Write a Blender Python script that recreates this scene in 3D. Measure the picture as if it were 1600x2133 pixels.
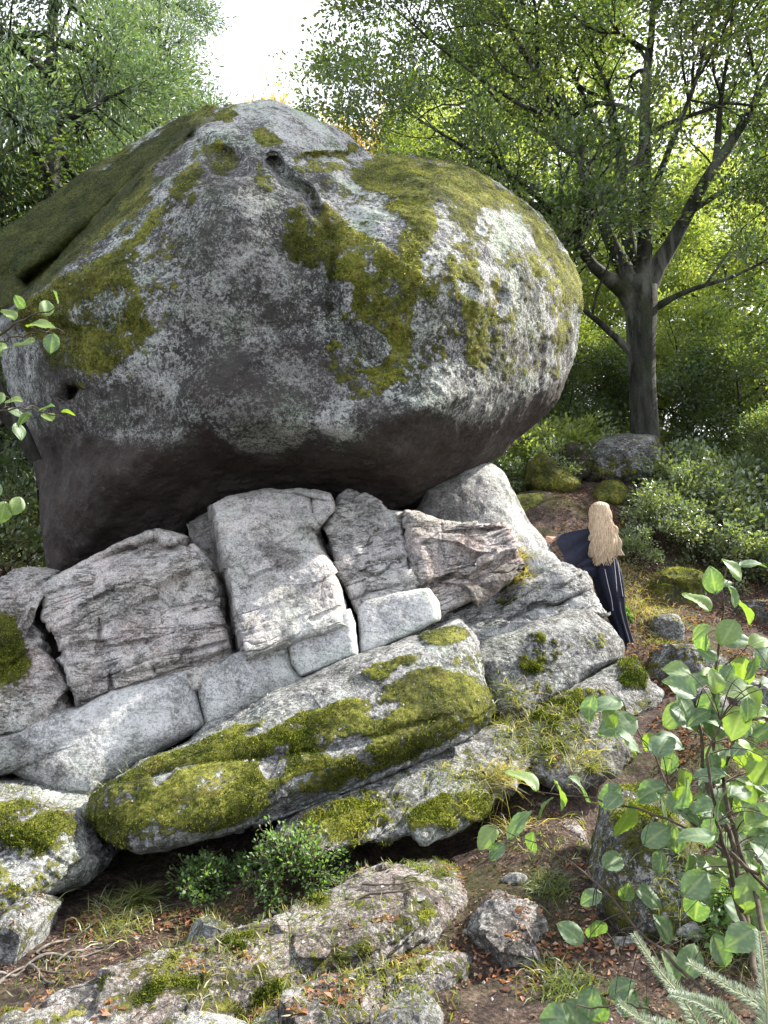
import bpy, math, random
import numpy as np
from mathutils import Vector, Matrix
from mathutils.bvhtree import BVHTree
random.seed(7); rng = np.random.default_rng(7)
R = math.radians
scene = bpy.context.scene
for o in list(bpy.data.objects): bpy.data.objects.remove(o)
# ------------------------------------------------------------------ camera, world, sun, exposure
W, H, F = 1600.0, 2133.0, 1611.0
PITCH, EYE = R(5.0), 1.6
cam_d = bpy.data.cameras.new('camera'); cam = bpy.data.objects.new('camera', cam_d)
scene.collection.objects.link(cam); scene.camera = cam
cam.location = (0, 0, EYE); cam.rotation_euler = (R(90) + PITCH, 0, 0)
cam_d.sensor_fit = 'VERTICAL'; cam_d.sensor_height = 24.0; cam_d.lens = 24.0 * F / H
cam_d.clip_start = 0.05; cam_d.clip_end = 2000
SUN = Vector((0.72, 0.36, 0.62)).normalized()          # towards the sun
world = bpy.data.worlds.new('World'); scene.world = world; world.use_nodes = True
wn = world.node_tree.nodes; wl = world.node_tree.links
bg = wn['Background']; sky = wn.new('ShaderNodeTexSky'); sky.sky_type = 'NISHITA'
sky.sun_disc = False; sky.sun_elevation = math.asin(SUN.z); sky.sun_rotation = math.atan2(SUN.x, SUN.y)
sky.dust_density = 3.0; sky.air_density = 0.7; sky.ozone_density = 0.6
bg.inputs['Strength'].default_value = 0.15
veil = wn.new('ShaderNodeMix'); veil.data_type = 'RGBA'; veil.inputs[0].default_value = 0.7   # thin bright cloud over the whole sky
veil.inputs[7].default_value = (5.6, 5.7, 5.9, 1); wl.new(sky.outputs[0], veil.inputs[6]); wl.new(veil.outputs[2], bg.inputs['Color'])
sd = bpy.data.lights.new('sun', 'SUN'); sd.energy = 5.0; sd.angle = R(0.6); sd.color = (1.0, 0.93, 0.82)
sun = bpy.data.objects.new('sun', sd); scene.collection.objects.link(sun)
sun.rotation_euler = (-SUN).to_track_quat('-Z', 'Y').to_euler()
scene.view_settings.view_transform = 'Standard'; scene.view_settings.look = 'None'
scene.view_settings.gamma = 1; scene.view_settings.use_curve_mapping = False
scene.view_settings.exposure = 1.6
# ------------------------------------------------------------------ maths helpers
cp, sp = math.cos(PITCH), math.sin(PITCH)
def P(px, py, Y):
    px = np.asarray(px, float); py = np.asarray(py, float); Y = np.asarray(Y, float)
    u = (px - 800) / F; v = (1066.5 - py) / F
    t = Y / (cp - v * sp)
    return np.stack([u * t, Y + 0 * t, EYE + (sp + v * cp) * t], -1)
def PX(p):
    p = np.asarray(p, float); z = p[..., 2] - EYE
    f = np.maximum(p[..., 1] * cp + z * sp, 1e-3); v = -p[..., 1] * sp + z * cp
    return 800 + F * p[..., 0] / f, 1066.5 - F * v / f
def _h(i, j, k, s):
    n = (i * 73856093) ^ (j * 19349663) ^ (k * 83492791) ^ (s * 2654435761 & 0x7fffffff)
    n = (n ^ (n >> 13)) & 0x7fffffff; n = (n * 1274126177) & 0x7fffffff; n = n ^ (n >> 16)
    return (n & 0xffff) / 32767.5 - 1
def noise(p, s=0):
    f = np.floor(p); i = f.astype(np.int64); t = p - f; t = t * t * (3 - 2 * t)
    x, y, z = t[..., 0], t[..., 1], t[..., 2]; a, b, c = i[..., 0], i[..., 1], i[..., 2]
    def L(u, v, w): return u + (v - u) * w
    x00 = L(_h(a, b, c, s), _h(a + 1, b, c, s), x); x10 = L(_h(a, b + 1, c, s), _h(a + 1, b + 1, c, s), x)
    x01 = L(_h(a, b, c + 1, s), _h(a + 1, b, c + 1, s), x); x11 = L(_h(a, b + 1, c + 1, s), _h(a + 1, b + 1, c + 1, s), x)
    return L(L(x00, x10, y), L(x01, x11, y), z)
def fbm(p, f=1.0, o=4, g=0.5, s=0):
    p = np.asarray(p, float); r = 0; a = 1.0; q = 0
    for k in range(o):
        r = r + a * noise(p * f + 17.3 * k, s + k); q += a; a *= g; f *= 2.03
    return r / q
def sst(a, b, x):
    t = np.clip((x - a) / (b - a), 0, 1); return t * t * (3 - 2 * t)
def unit(v): return v / (np.linalg.norm(v, axis=-1, keepdims=True) + 1e-9)
def seg_dist(x, y, pts, closed=False):
    d = np.full(x.shape, 1e9); n = len(pts)
    for i in range(n if closed else n - 1):
        (x1, y1), (x2, y2) = pts[i][:2], pts[(i + 1) % n][:2]
        dx, dy = x2 - x1, y2 - y1; t = np.clip(((x - x1) * dx + (y - y1) * dy) / (dx * dx + dy * dy + 1e-9), 0, 1)
        d = np.minimum(d, np.hypot(x - x1 - t * dx, y - y1 - t * dy))
    return d
def poly_sd(x, y, pts):
    ins = np.zeros(x.shape, bool); n = len(pts)
    for i in range(n):
        (x1, y1), (x2, y2) = pts[i], pts[(i + 1) % n]
        if y1 == y2: continue
        c = ((y1 > y) != (y2 > y)) & (x < (x2 - x1) * (y - y1) / (y2 - y1) + x1); ins ^= c
    d = seg_dist(x, y, pts, True); return np.where(ins, d, -d)
# ------------------------------------------------------------------ object helpers
def put(o, parent=None):
    scene.collection.objects.link(o)
    if parent is not None: o.parent = parent
    return o
def tag(o, label=None, cat=None, group=None, kind=None):
    if label: o['label'] = label
    if cat: o['category'] = cat
    if group: o['group'] = group
    if kind: o['kind'] = kind
    return o
def empty(name, loc, label=None, cat=None, group=None):
    o = bpy.data.objects.new(name, None); o.location = loc; o.empty_display_size = 0.1; put(o)
    return tag(o, label, cat, group)
def build_mesh(name, V, faces, mat=None, attrs=None, smooth=True):
    me = bpy.data.meshes.new(name); V = np.asarray(V, np.float32)
    if isinstance(faces, np.ndarray): faces = [faces]
    faces = [f for f in faces if len(f)]
    me.vertices.add(len(V)); me.vertices.foreach_set('co', V.ravel())
    lv = np.concatenate([f.ravel() for f in faces]).astype(np.int32)
    cnt = np.concatenate([np.full(len(f), f.shape[1]) for f in faces])
    st = np.concatenate([[0], np.cumsum(cnt)[:-1]]).astype(np.int32)
    me.loops.add(len(lv)); me.loops.foreach_set('vertex_index', lv)
    me.polygons.add(len(cnt)); me.polygons.foreach_set('loop_start', st)
    me.polygons.foreach_set('use_smooth', np.full(len(cnt), smooth, bool))
    me.update(calc_edges=True); me.validate()
    for k, a in (attrs or {}).items():
        a = np.asarray(a, np.float32)
        if a.ndim == 1: me.attributes.new(k, 'FLOAT', 'POINT').data.foreach_set('value', a)
        else: me.attributes.new(k, 'FLOAT_COLOR', 'POINT').data.foreach_set('color', a.ravel())
    if mat: me.materials.append(mat)
    return me
def mesh_obj(name, V, faces, mat=None, attrs=None, smooth=True, parent=None, origin=None):
    V = np.asarray(V, float)
    if origin is None and parent is None: origin = np.array([V[:, 0].mean(), V[:, 1].mean(), V[:, 2].min()])
    if origin is None: origin = np.array(parent.location)
    me = build_mesh(name, V - np.asarray(origin), faces, mat, attrs, smooth)
    o = bpy.data.objects.new(name, me); put(o, parent)
    if parent is None: o.location = origin
    return o
def grid_faces(nr, nc, wrap=False):
    i = np.arange(nr - 1)[:, None]; j = np.arange(nc if wrap else nc - 1)[None, :]; j2 = (j + 1) % nc
    return np.stack([i * nc + j, i * nc + j2, (i + 1) * nc + j2, (i + 1) * nc + j], -1).reshape(-1, 4)
def tubes(lines, sides=6):
    """lines: list of (pts (n,3), radii (n,)) -> verts, quads"""
    VV, FF = [], []; off = 0; a = np.linspace(0, 2 * np.pi, sides, endpoint=False)
    for pts, rad in lines:
        pts = np.asarray(pts, float); n = len(pts); T = unit(np.gradient(pts, axis=0))
        ref = np.array([0.31, 0.17, 0.93]) if abs(T[:, 2]).mean() < 0.85 else np.array([0.9, 0.3, 0.1])
        B = unit(np.cross(T, ref)); N = np.cross(B, T); rad = np.asarray(rad, float)[:, None, None]
        ring = pts[:, None, :] + rad * (B[:, None, :] * np.cos(a)[None, :, None] + N[:, None, :] * np.sin(a)[None, :, None])
        VV.append(ring.reshape(-1, 3)); FF.append(grid_faces(n, sides, True) + off); off += n * sides
    return np.concatenate(VV), np.concatenate(FF)
def smoothline(pts, n):
    pts = np.asarray(pts, float)
    d = np.concatenate([[0], np.cumsum(np.linalg.norm(np.diff(pts, axis=0), axis=1))]); t = np.linspace(0, d[-1], n)
    out = np.stack([np.interp(t, d, pts[:, k]) for k in range(pts.shape[1])], -1)
    w = max(1, n // max(2, (len(pts) - 1) * 2))
    for _ in range(w):
        q = out.copy(); q[1:-1] = (out[:-2] + 2 * out[1:-1] + out[2:]) / 4; out = q
    return out
# ------------------------------------------------------------------ materials
class NT:
    def __init__(s, name):
        s.m = bpy.data.materials.new(name); s.m.use_nodes = True; s.t = s.m.node_tree; s.t.nodes.clear()
        s.out = s.t.nodes.new('ShaderNodeOutputMaterial')
    def n(s, typ, **k):
        nd = s.t.nodes.new('ShaderNode' + typ)
        for a, b in k.items(): setattr(nd, a, b)
        return nd
    def set(s, sock, v):
        if isinstance(v, bpy.types.NodeSocket): s.t.links.new(v, sock)
        elif v is not None: sock.default_value = v
    def noise(s, vec, scale, detail=4, rough=0.6, dist=0.0):
        nd = s.n('TexNoise'); s.set(nd.inputs['Vector'], vec); nd.inputs['Scale'].default_value = scale
        nd.inputs['Detail'].default_value = detail; nd.inputs['Roughness'].default_value = rough
        nd.inputs['Distortion'].default_value = dist; return nd.outputs['Fac']
    def math(s, op, a, b=None, c=None, clamp=False):
        nd = s.n('Math', operation=op); nd.use_clamp = clamp
        for i, v in enumerate((a, b, c)):
            if v is not None: s.set(nd.inputs[i], v)
        return nd.outputs[0]
    def ramp(s, fac, stops, interp='LINEAR'):
        nd = s.n('ValToRGB'); s.set(nd.inputs[0], fac); e = nd.color_ramp.elements; nd.color_ramp.interpolation = interp
        while len(e) < len(stops): e.new(0.5)
        for i, (p, c) in enumerate(stops):
            e[i].position = p; c = (c, c, c) if isinstance(c, (int, float)) else c; e[i].color = (*c, 1)
        return nd.outputs[0]
    def mix(s, f, a, b, mode='MIX'):
        nd = s.n('Mix', data_type='RGBA', blend_type=mode); s.set(nd.inputs[0], f)
        for i, v in ((6, a), (7, b)):
            if isinstance(v, tuple): v = (*v[:3], 1)
            s.set(nd.inputs[i], v)
        return nd.outputs[2]
    def map(s, vec, rot=(0, 0, 0), scale=(1, 1, 1)):
        nd = s.n('Mapping'); s.set(nd.inputs['Vector'], vec); nd.inputs['Rotation'].default_value = rot
        nd.inputs['Scale'].default_value = scale; return nd.outputs[0]
    def coord(s): return s.n('TexCoord').outputs['Object']
    def bump(s, h, strength, dist):
        nd = s.n('Bump'); s.set(nd.inputs['Height'], h); nd.inputs['Strength'].default_value = strength
        nd.inputs['Distance'].default_value = dist; return nd.outputs[0]
    def pbr(s, col, rough=0.9, normal=None, spec=0.3):
        b = s.n('BsdfPrincipled'); s.set(b.inputs['Base Color'], (*col, 1) if isinstance(col, tuple) else col)
        s.set(b.inputs['Roughness'], rough); b.inputs['Specular IOR Level'].default_value = spec
        if normal is not None: s.set(b.inputs['Normal'], normal)
        s.t.links.new(b.outputs[0], s.out.inputs[0]); return s.m
def rock_material(name, dark=0.07, light=0.44, contrast=0.10, strata=0.0, green=0.35, salt_amt=0.7, patchy=0.6):
    """lichen-speckled granite; vertex paint: r moss, g painted shade and wet brown stain, b iron pink, a bare pale rock"""
    k = NT(name); co = k.coord()
    at = k.n('Attribute', attribute_name='paint'); sep = k.n('SeparateColor'); k.t.links.new(at.outputs['Color'], sep.inputs[0])
    moss, stain_shade, warm, pale = sep.outputs[0], sep.outputs[1], sep.outputs[2], at.outputs['Alpha']
    n1 = k.noise(co, 1.6, 7, 0.6, 0.4); n2 = k.noise(co, 11, 8, 0.72); n3 = k.noise(co, 55, 5, 0.75)
    v = k.math('ADD', k.math('MULTIPLY', n1, 0.25), k.math('MULTIPLY', n2, 0.40)); v = k.math('ADD', v, k.math('MULTIPLY', n3, 0.35))
    v = k.math('SUBTRACT', v, k.math('MULTIPLY', stain_shade, 0.10))
    v = k.math('ADD', v, k.math('MULTIPLY', pale, 0.10))
    c = contrast
    col = k.ramp(v, [(0.5 - c, (dark * 0.6, dark * 0.6, dark * 0.62)), (0.5 - c * 0.3, (dark * 2.0, dark * 2.05, dark * 2.05)),
                     (0.5 + c * 0.35, (light * 0.8, light * 0.81, light * 0.81)), (0.5 + c * 1.1, (light * 1.15, light * 1.16, light * 1.18))])
    g = k.ramp(k.noise(co, 2.3, 5, 0.6), [(0.45, 0.0), (0.62, green)])
    col = k.mix(g, col, k.mix(1.0, col, (0.66, 0.86, 0.60), 'MULTIPLY'))
    wf = k.math('MULTIPLY', warm, k.ramp(k.noise(co, 5, 5, 0.6), [(0.35, 0.25), (0.6, 1.0)]))
    col = k.mix(wf, col, k.mix(1.0, col, (1.16, 0.93, 0.86), 'MULTIPLY'))
    sa = k.noise(co, 34, 4, 0.75, 0.3); patch = k.noise(co, 2.7, 5, 0.65, 0.5)
    salt = k.math('MULTIPLY', k.ramp(k.math('ADD', sa, k.math('MULTIPLY', k.math('SUBTRACT', patch, 0.5), patchy)), [(0.555, 0.0), (0.60, 1.0)]), salt_amt)
    salt = k.math('MULTIPLY', salt, k.math('SUBTRACT', 1.0, k.math('MULTIPLY', stain_shade, 0.85), clamp=True))
    col = k.mix(salt, col, (0.50, 0.53, 0.51))
    dk = k.math('MULTIPLY', k.ramp(k.math('ADD', sa, k.math('MULTIPLY', k.math('SUBTRACT', patch, 0.5), patchy)), [(0.40, 1.0), (0.45, 0.0)]), salt_amt)
    col = k.mix(dk, col, (0.045, 0.048, 0.046))
    pep = k.math('MULTIPLY', k.ramp(k.noise(co, 95, 3, 0.7), [(0.36, 1.0), (0.47, 0.0)]), k.math('SUBTRACT', 0.85, k.math('MULTIPLY', pale, 0.5), clamp=True))
    col = k.mix(pep, col, (0.035, 0.037, 0.038))
    sf = k.math('MULTIPLY', stain_shade, k.ramp(k.noise(co, 6, 7, 0.75), [(0.25, 1.0), (0.72, 0.45)]))
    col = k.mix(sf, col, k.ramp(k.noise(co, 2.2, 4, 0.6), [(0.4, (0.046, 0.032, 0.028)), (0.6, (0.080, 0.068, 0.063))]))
    hgt = k.math('ADD', k.math('MULTIPLY', n2, 0.6), k.math('MULTIPLY', n3, 0.35))
    if strata > 0:
        sc = k.map(co, rot=(0, R(20), 0), scale=(1.0, 1.0, 5.5))
        s1 = k.noise(sc, 2.6, 7, 0.7, 0.9); line = k.ramp(s1, [(0.455, 0.0), (0.475, 1.0), (0.495, 0.0)])
        lm = k.math('MULTIPLY', k.math('MULTIPLY', line, strata), k.ramp(k.noise(co, 4.5, 4, 0.6), [(0.46, 0.0), (0.56, 1.0)]))
        col = k.mix(lm, col, (0.10, 0.085, 0.07)); hgt = k.math('SUBTRACT', hgt, k.math('MULTIPLY', lm, 0.8))
    mn = k.noise(co, 24, 6, 0.8); m2 = k.noise(co, 3.0, 4, 0.6)
    mf = k.ramp(k.math('ADD', moss, k.math('ADD', k.math('MULTIPLY', k.math('SUBTRACT', mn, 0.5), 1.3), k.math('MULTIPLY', k.math('SUBTRACT', k.noise(co, 8, 5, 0.7), 0.5), 0.9))), [(0.46, 0.0), (0.53, 1.0)])
    mcol = k.ramp(k.math('ADD', k.math('MULTIPLY', mn, 0.6), k.math('MULTIPLY', m2, 0.4)),
                  [(0.36, (0.022, 0.030, 0.009)), (0.45, (0.090, 0.105, 0.020)), (0.54, (0.24, 0.25, 0.045)), (0.64, (0.40, 0.39, 0.10))])
    mcol = k.mix(k.ramp(k.noise(co, 5.0, 3, 0.5), [(0.55, 0.0), (0.68, 0.6)]), mcol, (0.12, 0.085, 0.025))
    mcol = k.mix(k.math('MULTIPLY', stain_shade, .75), mcol, (0.016, 0.030, 0.008))  # moss darkened by painted shade, mainly on the boulder's left lobe
    mcol = k.mix(k.ramp(k.noise(co, 1.9, 6, 0.7), [(0.40, 0.75), (0.54, 0.0)]), mcol, (0.035, 0.042, 0.010))
    col = k.mix(mf, col, mcol)
    hgt = k.math('ADD', hgt, k.math('MULTIPLY', mf, k.math('MULTIPLY', mn, 1.6)))
    return k.pbr(col, 0.88, k.bump(k.math('ADD', hgt, k.math('MULTIPLY', sa, 0.5)), 1.0, 0.045), 0.2)
def leaf_material(name, stops, trans=0.45, gloss=0.12, veins=False, gr=0.5):
    k = NT(name); v = k.n('Attribute', attribute_name='v').outputs['Fac']
    col = k.ramp(v, stops)
    if veins:
        at = k.n('Attribute', attribute_name='vein').outputs['Fac']
        col = k.mix(k.ramp(at, [(0.0, 0.0), (1.0, 0.55)]), col, (0.24, 0.30, 0.12))
        col = k.mix(k.ramp(k.noise(k.coord(), 60, 4, 0.6), [(0.62, 0.0), (0.72, 0.5)]), col, (0.12, 0.09, 0.02))
    d = k.n('BsdfDiffuse'); k.set(d.inputs[0], col); t = k.n('BsdfTranslucent')
    k.set(t.inputs[0], k.mix(1.0, col, (2.25, 2.35, 0.9), 'MULTIPLY')); g = k.n('BsdfGlossy'); g.inputs['Roughness'].default_value = gr
    g.inputs[0].default_value = (0.8, 0.85, 0.9, 1)
    m1 = k.n('MixShader'); m1.inputs[0].default_value = trans; k.t.links.new(d.outputs[0], m1.inputs[1]); k.t.links.new(t.outputs[0], m1.inputs[2])
    m2 = k.n('MixShader'); m2.inputs[0].default_value = gloss; k.t.links.new(m1.outputs[0], m2.inputs[1]); k.t.links.new(g.outputs[0], m2.inputs[2])
    k.t.links.new(m2.outputs[0], k.out.inputs[0]); return k.m
def simple_material(name, c1, c2, scale=8, rough=0.85, bump=0.4, dist=0.01, stretch=(1, 1, 1)):
    k = NT(name); co = k.map(k.coord(), scale=stretch); n = k.noise(co, scale, 6, 0.65)
    return k.pbr(k.ramp(n, [(0.35, c1), (0.65, c2)]), rough, k.bump(n, bump, dist))
M_boulder = rock_material('lichen_granite', 0.055, 0.36, 0.06, 0.0, 0.7, 0.8, 0.75)
M_block = rock_material('pale_bedded_granite', 0.11, 0.48, 0.085, 0.7, 0.2, 0.35)
M_plain = rock_material('smooth_granite', 0.12, 0.52, 0.08, 0.12, 0.25, 0.4)
M_stone = rock_material('mossy_stone', 0.055, 0.28, 0.075, 0.2, 0.4)
k = NT('beech_bark'); co = k.coord(); bn = k.noise(k.map(co, scale=(2, 2, .5)), 5, 7, .7); bl = k.noise(k.map(co, scale=(1, 1, .25)), 2.6, 5, .6, .6)
col = k.ramp(bn, [(0.35, (0.013, 0.014, 0.011)), (0.65, (0.055, 0.057, 0.048))]); col = k.mix(k.ramp(bl, [(0.50, 0.0), (0.60, .8)]), col, (0.15, 0.155, 0.135)); col = k.mix(k.ramp(k.noise(co, 1.8, 4, .6), [(.55, 0.0), (.65, .6)]), col, (0.035, 0.045, 0.014))
M_bark = k.pbr(col, .9, k.bump(k.math('ADD', bn, k.noise(co, 40, 4, .7)), .9, .025), .2)
M_twig = simple_material('twig_bark', (0.03, 0.022, 0.015), (0.09, 0.07, 0.05), 30)
M_beech = leaf_material('beech_leaves', [(0.0, (0.024, 0.048, 0.02)), (0.5, (0.06, 0.095, 0.03)), (1.0, (0.20, 0.21, 0.055))], 0.48, 0.10)
M_yellow = leaf_material('sunny_leaves', [(0.0, (0.07, 0.11, 0.035)), (0.5, (0.17, 0.21, 0.075)), (1.0, (0.32, 0.33, 0.13))], 0.5, 0.06)
M_autumn = leaf_material('autumn_leaves', [(0.0, (0.14, 0.12, 0.03)), (0.5, (0.28, 0.19, 0.04)), (1.0, (0.36, 0.21, 0.06))], 0.5, 0.05)
M_fir = leaf_material('fir_needles', [(0.0, (0.025, 0.052, 0.035)), (0.5, (0.075, 0.12, 0.075)), (1.0, (0.23, 0.27, 0.15))], 0.34, 0.10)
M_shrub = leaf_material('undergrowth_leaves', [(0.0, (0.035, 0.065, 0.025)), (0.6, (0.13, 0.17, 0.065)), (1.0, (0.34, 0.34, 0.15))], 0.4, 0.16)
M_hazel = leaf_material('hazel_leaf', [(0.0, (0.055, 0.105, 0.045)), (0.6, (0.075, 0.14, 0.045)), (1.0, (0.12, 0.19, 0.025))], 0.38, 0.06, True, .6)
M_berry = leaf_material('bilberry_leaves', [(0.0, (0.055, 0.11, 0.035)), (1.0, (0.13, 0.22, 0.06))], 0.45, 0.04)
M_grass = leaf_material('grass_blades', [(0.0, (0.05, 0.08, 0.02)), (0.6, (0.13, 0.15, 0.035)), (1.0, (0.30, 0.25, 0.11))], 0.4, 0.05)
M_dry = leaf_material('dry_leaves', [(0.0, (0.05, 0.028, 0.02)), (0.5, (0.14, 0.075, 0.045)), (0.85, (0.28, 0.13, 0.075)), (1.0, (0.40, 0.31, 0.24))], 0.2, 0.0)
M_moss = leaf_material('moss_fronds', [(0.0, (0.012, 0.024, 0.006)), (0.25, (0.045, 0.060, 0.012)), (0.5, (0.15, 0.17, 0.030)), (1.0, (0.38, 0.37, 0.09))], 0.35, 0.0)
# forest floor
k = NT('forest_floor'); co = k.coord(); a = k.noise(co, 1.3, 8, 0.65); b = k.noise(co, 38, 6, 0.8); c = k.noise(co, 9, 6, 0.7)
col = k.ramp(k.math('ADD', k.math('MULTIPLY', b, 0.6), k.math('MULTIPLY', c, 0.4)), [(0.36, (0.014, 0.010, 0.009)), (0.48, (0.045, 0.032, 0.028)), (0.56, (0.12, 0.085, 0.070)), (0.66, (0.34, 0.26, 0.22))])
mo = k.math('MULTIPLY', k.ramp(a, [(0.50, 0.0), (0.62, 0.75)]), k.ramp(b, [(0.4, 0.0), (0.55, 1.0)]))
col = k.mix(mo, col, (0.075, 0.085, 0.02))
M_floor = k.pbr(col, 0.95, k.bump(k.math('ADD', b, c), 1.0, 0.04), 0.2)
# ------------------------------------------------------------------ terrain
CTRL = [(1000, 1700, 5.3), (1300, 1640, 5.7), (1180, 1640, 5.7), (1500, 1600, 5.9), (1450, 1480, 6.8), (1100, 1520, 6.2), (1500, 1400, 7.7), (1300, 1340, 8.3), (1345, 1340, 8.3), (1380, 1290, 9.1),
        (1300, 1180, 10.2), (1230, 1110, 10.8), (1150, 1060, 11.2), (1500, 1250, 10.0), (1600, 1200, 11.0), (1345, 995, 13.0), (1200, 1010, 12.5), (1500, 1120, 13), (60, 1215, 9.5)]
cpw = np.concatenate([P(*np.array(CTRL).T), [[-6, 5, -0.3], [-1.5, 2.9, -.14], [-.5, 3.4, -.14], [.5, 2.9, -.14], [-1, 4.2, -.16], [0, 4.3, -.13], [1, 3.6, -.14], [-.3, 3.8, -.15], [-2, 4, -.18], [.3, 4.8, -.1], [1.6, 4.2, -.13], [-.4, 5, -.05], [1, 4.9, -.08], [-1.3, 4.9, -.15], [0, 2, -.13], [-2.6, 4.8, -.2], [2, 3, -.15], [1.5, 5, -.1], [-3.5, 6.5, 0.1], [-1, 7, 0.2], [1.5, 7.2, 0.5], [-12, 4, 0], [10, 4, 0.2], [0, 0, -0.1], [0, -8, -0.6], [-14, 14, 1.8], [0, 14, 2.4], [14, 14, 3.2],
                                              [-20, 35, 4.0], [0, 35, 5.5], [20, 35, 6.0], [-40, 80, 8], [40, 80, 11], [0, 90, 10], [-40, 0, 1], [40, 0, 3], [-30, -30, 0], [30, -30, 0]]])
XY = cpw[:, :2]; D = np.linalg.norm(XY[:, None] - XY[None], axis=-1); A = -np.sqrt(D ** 2 + .25) - np.eye(len(D)) * 0.06
AA = np.block([[A, np.ones((len(D), 1)), XY], [np.ones((1, len(D))), np.zeros((1, 3))], [XY.T, np.zeros((2, 3))]])
sol = np.linalg.solve(AA, np.concatenate([cpw[:, 2], np.zeros(3)]))
def ground(x, y, fine=True):
    x = np.asarray(x, float); y = np.asarray(y, float); q = np.stack([x, y], -1)
    cxy = np.clip(q, [-90, -60], [90, 120]); r = 0
    z = -np.sqrt(((cxy[..., None, :] - XY) ** 2).sum(-1) + .25) @ sol[:len(XY)] + sol[-3] + cxy @ sol[-2:]
    p3 = np.stack([x, y, 0 * x], -1)
    z = z + 0.12 * fbm(p3, 0.5, 3) * np.clip((np.hypot(x, y) - 2) / 6, 0.15, 1)
    if fine: z = z + 0.05 * fbm(p3, 2.2, 4, 0.6, 5) + 0.028 * fbm(p3, 9, 3, 0.65, 9)
    return z
def spaced(lo, hi, mid, n, k):
    t = np.linspace(np.arcsinh((lo - mid) / k), np.arcsinh((hi - mid) / k), n); return mid + np.sinh(t) * k
gx = spaced(-150, 150, 0.3, 560, 1.7); gy = spaced(-60, 260, 4.2, 600, 1.5)
GX, GY = np.meshgrid(gx, gy); GZ = ground(GX, GY)
terrain = mesh_obj('ground', np.stack([GX, GY, GZ], -1).reshape(-1, 3), grid_faces(len(gy), len(gx)), M_floor, origin=(0, 0, 0))
tag(terrain, 'dark forest floor of soil, needles and moss around the rocks', None, None, 'structure')
# ------------------------------------------------------------------ rocks
def sculpt(px, py, prims):
    d = np.zeros(px.shape)
    for s in prims:
        if s[0] == 'b':
            _, cx, cy, rx, ry, rot, amt = s; c, q = math.cos(R(rot)), math.sin(R(rot))
            u = ((px - cx) * c + (py - cy) * q) / rx; v = (-(px - cx) * q + (py - cy) * c) / ry
            d += amt * np.exp(-(u * u + v * v))
        elif s[0] == 'l': d += s[3] * np.exp(-(seg_dist(px, py, s[1]) / s[2]) ** 2)
        elif s[0] == 's':                                     # step: the side left of a->b goes back
            (x1, y1), (x2, y2) = s[1], s[2]; L = math.hypot(x2 - x1, y2 - y1)
            sd_ = ((x2 - x1) * (py - y1) - (y2 - y1) * (px - x1)) / L; d += s[4] * sst(-s[3], s[3], sd_)
        elif s[0] == 'p': d += s[3] * sst(-s[2], s[2], poly_sd(px, py, s[1]))
    return d
CH = {'m': 0, 's': 1, 'w': 2, 'p': 3}
def painted(V, prims, base=(0, 0, 0, 0), warp=14, seed=0, up=None, upmoss=0.0):
    px, py = PX(V)
    wx = fbm(V, 2.2, 5, 0.6, seed + 31); wy = fbm(V, 2.2, 5, 0.6, seed + 57)
    px = px + warp * 2.2 * wx; py = py + warp * 2.2 * wy
    col = np.tile(np.array(base, float), (len(V), 1))
    for s in prims:
        ch = CH[s[0]]
        if isinstance(s[1], (list, tuple)): f = sst(-s[2], s[2], poly_sd(px, py, s[1])) * s[3]
        else:
            _, cx, cy, rx, ry, rot, amt = s; c, q = math.cos(R(rot)), math.sin(R(rot))
            u = ((px - cx) * c + (py - cy) * q) / rx; v = (-(px - cx) * q + (py - cy) * c) / ry
            f = sst(1.4, 0.6, np.hypot(u, v)) * amt
        if s[-1] < 0: col[:, ch] += f
        else: col[:, ch] = np.maximum(col[:, ch], f)
    if upmoss and up is not None: col[:, 0] = np.maximum(col[:, 0], upmoss * sst(0.35, 0.9, up))
    col[:, 0] = col[:, 0] * (1 - .12) + (0.30 * fbm(V, 3.0, 3, 0.6, seed + 3) + 0.45 * fbm(V, 9, 5, 0.7, seed + 8)) * (col[:, 0] > 0.02)
    return np.clip(col, 0, 1)
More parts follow.
